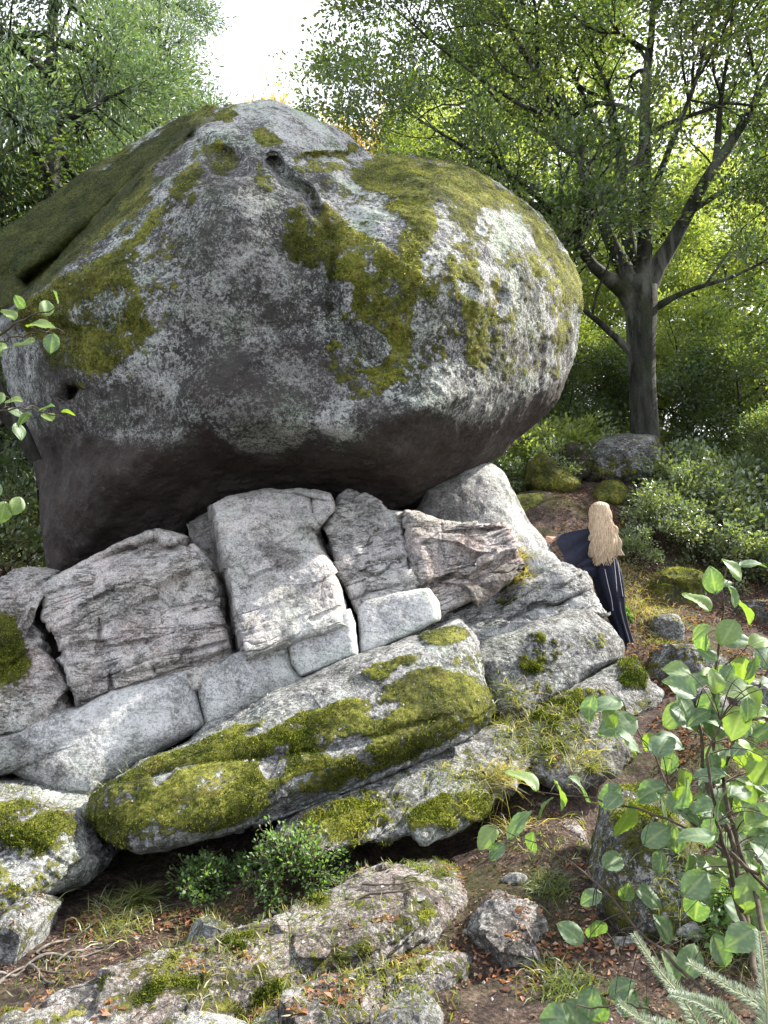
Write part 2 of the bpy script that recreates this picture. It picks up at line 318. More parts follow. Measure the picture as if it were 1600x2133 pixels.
def finish_rock(name, V, Fc, mat, amp, seed, paint, base, dip=0.0, upmoss=0.0, mossup=0.03, freq=1.0, warp=14):
    me = build_mesh(name, V, Fc); n = np.empty(len(V) * 3, np.float32); me.vertices.foreach_get('normal', n)
    N = n.reshape(-1, 3).astype(float); bpy.data.meshes.remove(me)
    d = amp * (fbm(V, 0.9 * freq, 3, 0.5, seed) + 0.45 * fbm(V, 4.0 * freq, 4, 0.6, seed + 11) + 0.17 * fbm(V, 16 * freq, 4, 0.65, seed + 23))
    if dip:
        q = V.copy(); th = R(20); s = -V[:, 0] * math.sin(th) + V[:, 2] * math.cos(th)
        Q = np.stack([V[:, 0] * 0.8, V[:, 1] * 0.8, s * 7.0], -1); b = fbm(Q, 1.0, 4, 0.6, seed + 41)
        msk = sst(-0.15, 0.35, fbm(V, 1.7, 2, 0.5, seed + 77))
        b2 = fbm(Q * 2.3 + 5, 1.0, 3, 0.6, seed + 43); m2 = sst(0.0, 0.3, fbm(V, 2.9, 2, 0.5, seed + 79))
        rf = np.random.default_rng(seed + 300); Q2 = np.stack([V[:, 0], V[:, 1] * .6, s * 2.2], -1) + .12 * np.stack([fbm(V, 3, 3, .6, 71), fbm(V, 3, 3, .6, 72), fbm(V, 3, 3, .6, 73)], -1)
        lo, hi = Q2.min(0), Q2.max(0); nc = int(np.clip(np.prod(hi - lo) * 14, 14, 90)); cc = rf.uniform(lo, hi, (nc, 3)); best = np.full(len(V), 1e9); idx = np.zeros(len(V), int)
        for ci in range(nc): dd = ((Q2 - cc[ci]) ** 2).sum(1); w_ = dd < best; best[w_] = dd[w_]; idx[w_] = ci
        fs = min(1, dip / .04); gg = rf.normal(size=(nc, 3)) * .08 * fs; d = d + ((Q2 - cc[idx]) * gg[idx]).sum(1) + rf.uniform(-.012, .012, nc)[idx] * fs
        d = d + .5 * dip * np.abs(fbm(V, 3.2, 4, .6, seed + 61)) * 1.6
        d = d + dip * (0.22 * b + 0.25 * np.floor(b * 5) / 5 - 1.0 * msk * np.exp(-(b / 0.022) ** 2) - .7 * m2 * np.exp(-(b2 / 0.02) ** 2))
    col = painted(V, paint, base, warp=warp, seed=seed, up=N[:, 2], upmoss=upmoss)
    d = d + mossup * sst(0.4, 0.6, col[:, 0]) * (0.7 + 0.6 * fbm(V, 14, 3, 0.6, seed + 5))
    V = V + N * d[:, None]
    o = mesh_obj(name, V, Fc, mat, {'paint': col}); o['_n'] = 1; del o['_n']
    return o
def ring_outline(pts, na, rnd, jit, seed):
    pts = np.array(pts, float); q = np.concatenate([pts, pts[:1]])
    d = np.concatenate([[0], np.cumsum(np.linalg.norm(np.diff(q, axis=0), axis=1))]); t = np.linspace(0, d[-1], na, endpoint=False)
    o = np.stack([np.interp(t, d, q[:, 0]), np.interp(t, d, q[:, 1])], -1)
    w = max(1, int(rnd / (d[-1] / na))); ker = np.hanning(2 * w + 3); ker /= ker.sum(); m = len(ker) // 2
    for k in (0, 1):
        e = np.concatenate([o[-m:, k], o[:, k], o[:m, k]]); o[:, k] = np.convolve(e, ker, 'valid')
    p3 = np.stack([o[:, 0] / 60, o[:, 1] / 60, np.full(na, seed * 3.7)], -1)
    o += jit * np.stack([fbm(p3, 1, 4, 0.6, seed), fbm(p3, 1, 4, 0.6, seed + 9)], -1); return o
def relief_rock(name, outline, Y0, grad=(0, 0), bulge=0.3, p=4, thick=1.2, center=None, sc=(), mat=None, amp=0.03, seed=1,
                paint=(), base=(0, 0, 0, 0), nr=60, na=260, rnd=14, jit=4, dip=0.0, upmoss=0.0, q=2.0, freq=1.0, warp=14, mossup=0.03):
    o = ring_outline(outline, na, rnd, jit, seed)
    c = np.array(center if center else o.mean(0), float); t = np.linspace(0, 1, nr); r = 1 - (1 - t) ** 1.6; r[0] = 1e-4
    px = c[0] + r[:, None] * (o[None, :, 0] - c[0]); py = c[1] + r[:, None] * (o[None, :, 1] - c[1])
    pl = Y0 + grad[0] * (px - c[0]) / 100 + grad[1] * (py - c[1]) / 100
    Y = pl - bulge * (1 - r[:, None] ** p) ** (1 / q) + sculpt(px, py, [s_ for s_ in sc if s_[0] != 's']) * np.clip((1 - r[:, None]) * 12, 0, 1) + sculpt(px, py, [s_ for s_ in sc if s_[0] == 's'])
    front = P(px, py, Y); edge = front[-1]; cw = edge.mean(0); cw[1] = Y0
    nb = max(8, nr // 4); rb = np.cos(np.linspace(0, np.pi / 2, nb + 1)[1:]); rb[-1] = 1e-3
    back = cw + rb[:, None, None] * (edge[None] - cw); back[..., 1] += thick * np.sqrt(1 - rb[:, None] ** 2)
    V = np.concatenate([front, back]).reshape(-1, 3)
    return finish_rock(name, V, grid_faces(nr + nb, na, True), mat or M_block, amp, seed, list(paint), base, dip, upmoss, mossup, freq, warp)
def slab_rock(name, outline, zg, h, tilt=(0, 0), p=3, q=2.0, mat=None, amp=0.03, seed=1, paint=(), base=(0, 0, 0, 0), nr=50, na=240,
              rnd=16, jit=6, dip=0.0, upmoss=0.5, center=None, freq=1.6, warp=10, mossup=0.015, Yc=None, facets=9):
    """a rock lying on the ground; its outline is where it meets the ground (height zg)"""
    o = ring_outline(outline, na, rnd, jit, seed); u = (o[:, 0] - 800) / F; v = (1066.5 - o[:, 1]) / F
    if Yc: wx = u * Yc; wy = Yc + (o[:, 1].mean() - o[:, 1]) / F * Yc * 2.2; zg = float(ground(wx.mean(), Yc, False))
    else: t = (zg - EYE) / (sp + v * cp); wx, wy = u * t, (cp - v * sp) * t
    c = np.array([wx.mean(), wy.mean()]); tt = np.linspace(0, 1, nr); r = (1 - (1 - tt) ** 1.5); r[0] = 1e-4; r = r[:, None]
    X = c[0] + r * (wx - c[0]); Yv = c[1] + r * (wy - c[1]); Z = zg - 0.06 + (h + tilt[0] * (X - c[0]) + tilt[1] * (Yv - c[1])) * (1 - r ** p) ** (1 / q)
    V = np.stack([X, Yv, Z], -1); rf = np.random.default_rng(seed + 500); C0 = V.reshape(-1, 3).mean(0)
    for _ in range(facets):
        n3 = unit(rf.normal(size=3) * [1, 1, .8] + [0, -.2, .3]); pr = (V - C0) @ n3; lim = pr.max() * rf.uniform(.62, .9); V = V - np.clip(pr - lim, 0, None)[..., None] * n3 * .92
    low = V[-1:].copy(); low[..., 2] -= 0.35; V = np.concatenate([V, low]).reshape(-1, 3)
    return finish_rock(name, V, grid_faces(nr + 1, na, True), mat or M_stone, amp, seed, list(paint), base, dip, upmoss, mossup, freq, warp)
ROCKS = []
def rk(o, label, cat='rock', group=None): tag(o, label, cat, group); ROCKS.append(o); return o
exec('')
# ---- the balancing boulder
boulder_out = [(-70, 520), (-30, 490), (30, 465), (100, 415), (200, 345), (280, 290), (360, 248), (430, 222), (500, 208), (570, 208), (625, 225), (690, 262), (730, 295), (770, 328), (830, 325),
               (900, 330), (970, 348), (1040, 378), (1100, 420), (1150, 470), (1190, 530), (1212, 600), (1208, 680), (1190, 760), (1160, 830), (1110, 890), (1050, 945),
               (980, 990), (900, 1040), (800, 1080), (650, 1100), (480, 1130), (350, 1170), (220, 1190), (110, 1200), (92, 1130), (88, 1040), (60, 940), (25, 850), (5, 760), (-5, 690), (-60, 650)]
boulder_sc = [('s', (405, 255), (50, 625), 9, 1.5), ('s', (450, 225), (20, 600), 30, 0.3), ('l', [(395, 290), (300, 385), (200, 475), (60, 590)], 18, 0.5), ('l', [(690, 640), (700, 700), (690, 760)], 12, .05), ('b', 1040, 620, 16, 22, 0, .12), ('b', 930, 840, 120, 30, -15, -.1),
              ('b', 860, 880, 190, 110, -12, -0.45), ('b', 520, 870, 200, 90, 10, -0.25), ('b', 300, 860, 160, 90, 30, 0.15),
              ('p', [(80, 1200), (150, 1110), (240, 1040), (340, 985), (470, 940), (620, 932), (740, 965), (850, 1005), (960, 985), (1000, 1100), (600, 1200), (100, 1300)], 60, 0.38), ('b', 110, 1000, 60, 130, 10, 0.2),
              ('b', 600, 480, 60, 260, -20, 0.12), ('b', 900, 560, 210, 210, 0, -0.35), ('b', 470, 420, 150, 180, 0, -0.25),
              ('l', [(570, 335), (600, 372), (640, 400), (660, 440)], 11, 0.24), ('l', [(660, 440), (700, 520), (690, 620)], 9, 0.06), ('l', [(400, 285), (450, 315), (480, 320)], 14, 0.12),
              ('b', 470, 335, 40, 26, 10, 0.16), ('b', 152, 822, 15, 20, 20, 0.25), ('b', 165, 810, 22, 10, 0, 0.12), ('l', [(640, 328), (700, 322), (765, 326)], 9, 0.2),
              ('l', [(690, 640), (745, 720), (800, 760)], 10, 0.06), ('b', 300, 350, 60, 40, -40, -0.1)]
boulder_neg = [('m', 690, 610, 36, 30, 30, -.7), ('m', 735, 690, 55, 22, 30, -.6), ('m', 775, 730, 26, 28, 0, -.7), ('m', 640, 575, 30, 30, 0, -.5), ('m', 985, 600, 34, 14, 40, -.6), ('m', 1055, 630, 12, 22, 0, -.6), ('m', 210, 640, 60, 22, -20, -.3), ('m', 1060, 470, 50, 60, 0, -.25)]
boulder_pt = [('m', [(560, 400), (700, 360), (1000, 380), (1180, 470), (1210, 620), (1160, 790), (1040, 800), (900, 790), (780, 850), (680, 800), (640, 620)], 40, .43), ('m', [(60, 600), (400, 300), (440, 350), (380, 560), (360, 760), (180, 840), (60, 760)], 40, .40), ('s', [(-90, 480), (200, 345), (400, 235), (412, 270), (60, 625), (-90, 720)], 10, .95), ('s', 500, 560, 170, 240, 10, .34), ('s', 560, 780, 200, 90, 0, .5), ('s', 250, 860, 170, 60, 10, .42), ('s', 120, 800, 60, 120, 0, .5), ('s', 1050, 760, 120, 40, -30, .3), ('s', [(30, 880), (420, 930), (620, 930), (860, 960), (1000, 960), (900, 1090), (100, 1240), (60, 1100)], 40, 1.0),('m', [(735, 345), (800, 318), (900, 322), (1020, 365), (1100, 410), (1160, 470), (1215, 560), (1215, 650), (1180, 640), (1150, 560), (1110, 500), (1060, 440), (1005, 425), (995, 480), (970, 505), (935, 440), (915, 425), (905, 470), (850, 500), (840, 455), (790, 415), (745, 400)], 18, 0.95),  # lobe polygon paints its shade; lower polygon mixes brown staining with painted shade
              ('m', [(848, 455), (900, 470), (890, 560), (858, 640), (855, 760), (800, 830), (760, 790), (735, 700), (690, 650), (660, 590), (650, 500), (690, 460), (760, 470), (800, 490), (835, 530)], 20, 0.80),
              ('m', [(600, 430), (640, 440), (655, 540), (630, 575), (600, 520), (585, 470)], 18, 0.8), ('m', [(640, 390), (710, 420), (745, 470), (715, 500), (650, 470)], 18, 0.75),
              ('m', [(925, 470), (985, 500), (1010, 570), (1070, 600), (1075, 660), (1020, 690), (1000, 790), (965, 760), (960, 640), (925, 540)], 20, 0.78),
              ('m', [(1085, 480), (1150, 530), (1215, 560), (1212, 650), (1180, 700), (1150, 790), (1110, 770), (1135, 660), (1090, 570)], 20, 0.62),
              ('m', [(940, 690), (1040, 720), (1100, 680), (1130, 760), (1080, 790), (1000, 780)], 20, 0.5), ('m', [(670, 700), (760, 690), (800, 790), (780, 850), (700, 830)], 20, 0.52),
              ('m', [(40, 630), (160, 550), (280, 480), (400, 300), (425, 360), (330, 470), (270, 560), (330, 680), (300, 740), (200, 790), (80, 760)], 22, 0.80),
              ('m', 190, 690, 120, 50, -20, 0.74), ('m', 1000, 560, 60, 40, 30, 0.5),
              ('m', [(-90, 480), (200, 340), (420, 215), (500, 205), (410, 262), (340, 340), (300, 430), (60, 620), (-90, 720)], 18, 0.95),
              ('m', 558, 278, 28, 15, 20, 0.85), ('m', 450, 320, 42, 30, 20, 0.75), ('m', 470, 238, 38, 10, -10, 0.9), ('m', 670, 345, 60, 14, 5, 0.72), ('m', 560, 370, 22, 40, -20, 0.6), ('m', 690, 318, 70, 8, 0, 0.7),
              ('s', [(60, 930), (150, 900), (230, 960), (330, 965), (420, 880), (500, 930), (620, 925), (720, 940), (790, 880), (860, 845), (960, 890), (1080, 840), (1190, 760), (1180, 860), (1000, 1010), (860, 1090), (600, 1110), (100, 1240)], 22, 0.95),  # underside again: brown rock colour plus shade painted in
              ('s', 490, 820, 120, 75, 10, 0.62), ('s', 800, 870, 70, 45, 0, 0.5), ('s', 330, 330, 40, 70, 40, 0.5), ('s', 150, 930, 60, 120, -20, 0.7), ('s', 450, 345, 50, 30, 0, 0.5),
              ('p', 560, 235, 150, 50, 10, 0.55), ('p', 760, 440, 80, 45, 30, 0.8), ('p', 650, 300, 90, 40, 20, 0.5), ('p', 905, 600, 40, 180, 5, 0.35), ('p', 540, 620, 110, 200, 0, 0.18), ('p', 1050, 480, 60, 60, 0, 0.45)]
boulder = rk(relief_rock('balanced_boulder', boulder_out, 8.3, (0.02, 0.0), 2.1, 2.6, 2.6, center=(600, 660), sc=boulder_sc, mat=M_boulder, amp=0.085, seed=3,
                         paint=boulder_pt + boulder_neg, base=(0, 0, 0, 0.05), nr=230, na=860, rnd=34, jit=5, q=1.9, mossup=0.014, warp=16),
             'huge rounded grey boulder patched with moss, balanced on top of the cracked ledge', 'boulder')
# ---- bedrock blocks under the boulder
B = lambda *a, **k: relief_rock(*a, **k)
rk(B('bedrock_core', [(-150, 1260), (60, 1190), (300, 1150), (420, 1100), (560, 1040), (760, 1060), (1000, 1110), (1150, 1200), (1290, 1330), (1250, 1400), (1050, 1480), (700, 1500), (300, 1620), (0, 1640), (-150, 1600)], 8.0, (0.03, -0.16), 0.5, 5, 1.2, seed=51, base=(0, .8, 0, 0)),  # base colour darkened so the gaps read as deep shade
   'rock mass behind the pale blocks, coloured dark to fill the cracks with shade')
rk(B('support_rock', [(880, 1010), (960, 970), (1010, 960), (1050, 985), (1078, 1030), (1104, 1080), (1138, 1126), (1168, 1180), (1100, 1260), (950, 1240), (850, 1150)], 8.0, (0.1, -0.1), 0.55, 3, 1.2, seed=4, mat=M_plain, amp=0.05, paint=[('s', 900, 1030, 90, 70, 0, 0.5)], base=(0, 0, .1, .25)),
   'smooth grey rock with a sunlit right edge propping up the right end of the boulder')
rk(B('outcrop_block', [(-120, 1230), (-20, 1208), (70, 1180), (120, 1190), (92, 1225), (76, 1250), (70, 1290), (108, 1338), (135, 1410), (162, 1488), (120, 1530), (20, 1560), (-120, 1560)], 5.95, (0.06, -0.2), 0.4, 4, 1.6, center=(20, 1380), seed=5, amp=0.045, dip=0.03,
     paint=[('m', 10, 1370, 48, 90, 0, 0.85), ('w', 70, 1400, 50, 60, 0, .9), ('w', 60, 1330, 60, 40, 0, .6)], base=(0, .05, .6, .15)),
   'pinkish grey block with a moss patch at the left edge, left of the long crack')
rk(B('outcrop_block', [(85, 1225), (110, 1200), (180, 1168), (250, 1135), (325, 1113), (380, 1132), (420, 1158), (450, 1185), (458, 1240), (463, 1285), (478, 1325), (490, 1380), (420, 1440), (330, 1455), (245, 1480), (180, 1520), (150, 1440), (115, 1340), (80, 1290)], 6.1, (0.05, -0.22), 0.14, 26, 1.6, center=(290, 1290), seed=6, amp=0.03, dip=0.035, rnd=3, nr=110, na=500,
     sc=[('l', [(170, 1265), (240, 1225), (330, 1200), (360, 1180)], 4, .06), ('l', [(207, 1290), (207, 1350)], 3, .05), ('l', [(210, 1352), (480, 1300)], 3, .04), ('s', (490, 1352), (150, 1428), 5, -0.04), ('b', 300, 1130, 180, 30, -12, .25),
         ('l', [(318, 1360), (322, 1400)], 3, .05), ('l', [(228, 1405), (232, 1440)], 4, .06), ('l', [(398, 1355), (398, 1385)], 3, .03), ('s', (235, 1440), (150, 1470), 4, -.05), ('l', [(215, 1412), (320, 1372), (400, 1355), (480, 1335)], 3, .05)],
     paint=[('w', 250, 1320, 60, 45, 0, .9), ('w', 400, 1230, 90, 50, -15, .5), ('p', 300, 1300, 200, 80, -15, .3)], base=(0, 0, .6, .3)),
   'broad pale pinkish block with thin bedding cracks, between the two dark left cracks')
rk(B('outcrop_block', [(385, 1090), (440, 1055), (470, 1035), (560, 1018), (640, 1020), (690, 1030), (694, 1060), (672, 1080), (656, 1100), (672, 1150), (702, 1205), (724, 1262), (730, 1310), (610, 1345), (560, 1370), (498, 1380), (480, 1300), (466, 1240), (440, 1180), (400, 1130)], 6.35, (0.03, -0.27), 0.22, 12, 1.6, center=(570, 1180), seed=7, mat=M_plain, amp=0.035, dip=0.02, rnd=5, nr=110, na=500,
     sc=[('s', (440, 1060), (496, 1330), 10, 0.6), ('b', 640, 1070, 60, 60, 40, .12), ('l', [(552, 1022), (615, 1028), (660, 1042), (688, 1046)], 3.5, .1), ('l', [(648, 1040), (652, 1072), (664, 1096)], 3.5, .1), ('l', [(650, 1290), (720, 1262)], 4, .03)],
     paint=[('s', 580, 1150, 50, 26, 35, .42), ('s', 430, 1110, 30, 90, -20, .5), ('s', 600, 1230, 80, 14, 5, .22), ('p', 520, 1130, 40, 70, 0, .4), ('p', 640, 1150, 50, 90, 20, .4)], base=(0, 0, .35, .4)),
   'tall rounded central block with a dark speckled patch, right of the deep gap')
rk(B('outcrop_block', [(702, 1035), (725, 1022), (760, 1028), (790, 1045), (806, 1066), (838, 1068), (845, 1110), (852, 1150), (858, 1190), (870, 1232), (872, 1262), (820, 1275), (748, 1290), (722, 1215), (690, 1155), (668, 1100), (690, 1075)], 6.7, (0.05, -0.25), 0.14, 26, 1.5, center=(770, 1150), seed=8, amp=0.03, dip=0.035, rnd=3, nr=90, na=400,
     sc=[('l', [(690, 1200), (760, 1180), (840, 1160)], 4, .05), ('l', [(740, 1250), (760, 1235), (860, 1215)], 4, .06)], base=(0, 0, .3, .45)),
   'pale block with fine diagonal bedding lines, right of the long zigzag crack')
rk(B('outcrop_block', [(842, 1068), (870, 1068), (925, 1082), (990, 1080), (1050, 1086), (1072, 1108), (1088, 1145), (1098, 1175), (1060, 1205), (1000, 1235), (930, 1268), (915, 1280), (890, 1240), (868, 1222), (860, 1180), (850, 1120)], 6.85, (0.08, -0.2), 0.14, 26, 1.5, center=(965, 1165), seed=9, amp=0.035, dip=0.045, rnd=3, nr=90, na=420,
     sc=[('s', (1090, 1150), (850, 1230), 8, -0.12), ('l', [(918, 1080), (922, 1180)], 3, .02), ('l', [(925, 1110), (990, 1105), (1060, 1100)], 3, .05), ('b', 860, 1200, 12, 25, 0, .2)],
     paint=[('w', 1000, 1130, 90, 50, -10, 1), ('w', 1030, 1190, 90, 25, -25, 1), ('s', 1030, 1195, 80, 16, -25, .5)], base=(0, 0, .8, .35)),
   'pinkish block with a rusty overhanging lower edge and a tuft of dry grass')
rk(B('outcrop_block', [(605, 1312), (640, 1295), (700, 1278), (730, 1266), (742, 1300), (746, 1362), (700, 1382), (660, 1402), (625, 1412), (606, 1385), (598, 1345)], 6.0, (0.02, -0.15), 0.12, 14, 1.2, seed=10, mat=M_plain, amp=0.025, rnd=7, nr=60, na=260, base=(0, 0, 0, .75)),
   'small rounded whitish block wedged under the central block, left of the vertical crack')
rk(B('outcrop_block', [(748, 1268), (760, 1252), (830, 1232), (895, 1226), (914, 1255), (918, 1290), (860, 1318), (800, 1345), (752, 1362)], 6.22, (0.03, -0.18), 0.12, 14, 1.2, seed=11, mat=M_plain, amp=0.025, rnd=7, nr=60, na=260, paint=[('s', 740, 1240, 20, 20, 0, .3)], base=(0, 0, 0, .75)),
   'whitish block with a rounded right end, right of the vertical crack')
rk(B('outcrop_block', [(405, 1405), (490, 1362), (560, 1330), (602, 1315), (600, 1350), (612, 1395), (640, 1418), (560, 1455), (480, 1500), (428, 1510), (412, 1460)], 5.88, (0.05, -0.14), 0.12, 9, 1.2, seed=12, mat=M_plain, amp=0.03, rnd=14, nr=60, na=280, base=(0, 0, 0, .55), paint=[('s', 560, 1440, 80, 18, -28, .3)]),
   'low whitish rounded block directly under the deep gap, left of the small rounded block')
rk(B('outcrop_block', [(-130, 1560), (20, 1520), (60, 1480), (160, 1470), (230, 1432), (330, 1405), (405, 1388), (412, 1440), (425, 1512), (330, 1570), (220, 1640), (180, 1672), (90, 1655), (20, 1610), (-130, 1640)], 5.6, (0.05, -0.17), 0.28, 7, 1.3, center=(190, 1540), seed=13, mat=M_plain, amp=0.035, rnd=16, nr=90, na=420,
     paint=[('p', 250, 1500, 160, 70, -15, .95), ('s', 60, 1590, 90, 50, 20, .4), ('s', 250, 1590, 100, 12, -25, .35)], base=(0, .05, 0, .4)),
   'smooth whitish bulging foot of the ledge at the lower left')
rk(B('outcrop_ledge', [(380, 1560), (430, 1500), (560, 1445), (700, 1385), (900, 1310), (960, 1285), (1000, 1330), (1000, 1420), (760, 1480), (560, 1560), (400, 1640), (200, 1720), (170, 1680)], 5.75, (0.03, -0.28), 0.15, 6, 1.0, seed=14, amp=0.03, dip=0.03, nr=60, na=340, base=(0, .15, 0, .25)),
   'narrow striated grey shelf between the whitish blocks and the long mossy block')
rk(B('outcrop_block', [(880, 1290), (960, 1262), (1040, 1225), (1095, 1190), (1150, 1180), (1192, 1182), (1212, 1192), (1234, 1238), (1272, 1280), (1230, 1290), (1100, 1330), (1000, 1370), (960, 1340)], 7.2, (0.1, -0.2), 0.25, 8, 1.3, center=(1090, 1265), seed=15, amp=0.04, dip=0.04, nr=80, na=400, rnd=8,
     sc=[('l', [(1058, 1292), (1110, 1262), (1160, 1262), (1200, 1240), (1235, 1222)], 5, .12), ('b', 1000, 1290, 80, 40, -25, .08)], paint=[('s', 1060, 1220, 30, 20, 0, .4), ('m', 1060, 1245, 30, 14, 0, .45)], base=(0, .05, 0, .3)),
   'grey shelf with a ragged crack that the woman rests her lower hand on')
rk(B('outcrop_block', [(1085, 1152), (1110, 1140), (1150, 1150), (1172, 1175), (1178, 1192), (1140, 1202), (1100, 1198)], 7.28, (0.1, -0.2), 0.08, 4, .6, seed=16, amp=0.02, rnd=8, nr=40, na=160, base=(0, 0, 0, .45)),
   'small flat oval grey stone lodged on the shelf beside the woman')
rk(B('outcrop_block', [(960, 1370), (1010, 1335), (1100, 1300), (1180, 1272), (1228, 1268), (1270, 1304), (1298, 1342), (1294, 1370), (1250, 1395), (1180, 1450), (1110, 1500), (1050, 1530), (1020, 1470), (1000, 1410)], 6.6, (0.08, -0.28), 0.35, 6, 1.3, center=(1140, 1395), seed=17, amp=0.045, mat=M_stone, nr=80, na=400,
     paint=[('m', 1130, 1370, 60, 50, -20, .62), ('m', 1230, 1345, 60, 30, -10, .5), ('m', 1100, 1460, 80, 30, -20, .6), ('m', 1000, 1420, 30, 40, 0, .5), ('p', 1200, 1300, 80, 20, -15, .5)], base=(0.22, 0, 0, .25)),
   'large lichen-spotted block below the woman, dotted with dark moss')
# the long mossy block
rk(B('long_mossy_block', [(185, 1680), (215, 1640), (300, 1590), (420, 1525), (560, 1440), (700, 1385), (840, 1335), (930, 1308), (968, 1306), (992, 1345), (1012, 1400), (1026, 1450), (1012, 1492), (960, 1540), (860, 1590), (720, 1650), (600, 1700), (480, 1735), (360, 1762), (290, 1775), (240, 1752), (205, 1712)], 5.25, (0.02, -0.30), 0.42, 4.5, 1.1, center=(610, 1560), seed=18, amp=0.05, dip=.012, mat=M_stone, nr=130, na=700, rnd=18,
     sc=[('l', [(250, 1640), (450, 1590), (700, 1560), (900, 1500)], 10, .05), ('b', 700, 1640, 250, 30, -24, .25), ('b', 960, 1400, 40, 90, -10, -.05)],
     paint=[('m', [(190, 1660), (330, 1590), (480, 1520), (650, 1470), (760, 1450), (900, 1400), (1000, 1420), (1030, 1480), (960, 1540), (700, 1640), (450, 1720), (250, 1770), (190, 1720)], 12, .82), ('m', 930, 1330, 60, 20, -10, .75), ('m', 810, 1400, 70, 18, -20, .62), ('m', 980, 1400, 40, 60, 0, .6),
            ('p', 850, 1380, 110, 40, -20, .6), ('p', 600, 1430, 120, 18, -25, .4), ('m', 580, 1500, 70, 12, -30, -.6), ('m', 570, 1590, 30, 36, 20, -.55), ('m', 370, 1622, 50, 14, -25, -.45), ('m', 730, 1560, 55, 20, -25, -.45),
            ('m', 800, 1480, 40, 16, -20, -.5), ('m', 650, 1630, 90, 12, -20, -.4), ('m', 330, 1740, 70, 16, -10, -.35), ('m', 330, 1640, 40, 10, -25, -.35), ('m', 770, 1582, 18, 14, 0, -.5)], base=(.12, 0, 0, .3), mossup=.022),
   'long slanting mossy block lying below the ledge, its blunt right end sunlit')
rk(B('outcrop_block', [(-150, 1650), (0, 1648), (90, 1672), (165, 1688), (185, 1740), (215, 1790), (180, 1830), (100, 1870), (0, 1930), (-150, 1960)], 4.6, (0.05, -0.25), 0.4, 4, 1.2, center=(40, 1790), seed=19, amp=0.05, mat=M_stone, nr=70, na=320,
     paint=[('m', 40, 1730, 110, 60, 10, .8), ('p', 120, 1810, 90, 40, -15, .8), ('m', 20, 1840, 60, 40, 0, .62)], base=(.35, 0, 0, .3), dip=.02),
   'dark mossy block with crusty white lichen at the lower left edge')
rk(B('mossy_slab', [(560, 1735), (640, 1680), (760, 1630), (900, 1575), (1000, 1535), (1080, 1530), (1110, 1580), (1060, 1640), (1030, 1680), (960, 1720), (880, 1760), (860, 1740), (760, 1765), (660, 1790), (580, 1780)], 5.0, (0.03, -0.42), 0.16, 5, .8, center=(840, 1660), seed=20, amp=0.05, mat=M_stone, nr=80, na=420,
     paint=[('m', 700, 1710, 120, 40, -20, .66), ('m', 930, 1690, 100, 32, -20, .85), ('m', 900, 1600, 120, 30, -20, .4), ('p', 700, 1660, 120, 14, -25, .4)], base=(.36, 0, .1, .2), dip=.03),
   'grassy moss-grown slab in front of the long block\'s right half')
rk(B('mossy_slab', [(1080, 1530), (1130, 1480), (1200, 1425), (1280, 1380), (1325, 1365), (1350, 1400), (1392, 1440), (1380, 1480), (1320, 1490), (1330, 1560), (1290, 1620), (1220, 1640), (1180, 1650), (1120, 1620), (1090, 1580)], 5.9, (0.06, -0.4), 0.25, 4, .8, center=(1220, 1520), seed=21, amp=0.07, mat=M_stone, nr=80, na=420,
     paint=[('m', 1320, 1400, 50, 30, 20, .8), ('m', 1180, 1480, 90, 30, -25, .62), ('p', 1120, 1510, 50, 20, -30, .4), ('s', 1300, 1590, 50, 40, 0, .5), ('m', 1160, 1560, 50, 50, 0, .5)], base=(.3, .05, .1, .2)),
   'stepped slab with yellow moss on its crest, right of the long block')
# ---- rocks lying on the ground
S = slab_rock
rk(S('ground_slab', [(-120, 2240), (-60, 2150), (150, 2075), (330, 2010), (520, 1945), (660, 1885), (800, 1830), (930, 1796), (975, 1830), (975, 1890), (900, 1950), (780, 1990), (640, 2035), (520, 2085), (400, 2150), (300, 2240)], -.08, .145, tilt=(.02, .03), p=5, seed=22, base=(.40, .12, 1.0, .25), paint=[('m', 780, 1950, 170, 26, -22, .66), ('m', 620, 2040, 140, 24, -25, .64), ('m', 300, 2090, 160, 20, -20, .5), ('p', 880, 1850, 90, 25, -20, .6)], dip=.022, upmoss=0, nr=90, na=560, facets=0, amp=.03, center=(480, 2020)), 'long low brownish bedrock ledge crossing the foreground diagonally')
rk(S('ground_slab', [(420, 2230), (520, 2130), (660, 2070), (800, 2010), (930, 1965), (985, 1975), (960, 2020), (860, 2080), (760, 2150), (700, 2230)], -.09, .12, tilt=(0, .02), p=5, seed=23, base=(.40, .05, .7, .25), paint=[('m', 800, 2030, 150, 18, -22, .58)], dip=.035, upmoss=0, facets=0, amp=.05, nr=60, na=360), 'second low strip of ledge below the first, left of the dark stone')
rk(S('ground_slab', [(240, 2240), (280, 2135), (380, 2108), (480, 2118), (560, 2150), (600, 2240)], -.1, .15, seed=24, base=(0, 0, 0, .75), upmoss=0), 'pale flat rock cut off by the bottom edge')
rk(S('ground_rock', [(740, 2200), (790, 2120), (850, 2080), (910, 2085), (945, 2130), (940, 2200)], -.1, .15, p=4, seed=25, amp=.05, base=(.1, .2, 0, .1), upmoss=.3), 'dark crusty stone at the bottom edge, left of centre')
rk(S('ground_rock', [(950, 1975), (968, 1925), (1010, 1890), (1080, 1880), (1150, 1900), (1165, 1935), (1110, 1960), (1150, 1990), (1060, 2030), (980, 2010)], -.09, .15, p=4, seed=26, amp=.09, facets=16, base=(.25, .15, .6, .3), upmoss=.2, nr=60, na=300), 'pale lumpy sunlit rock in the middle foreground')
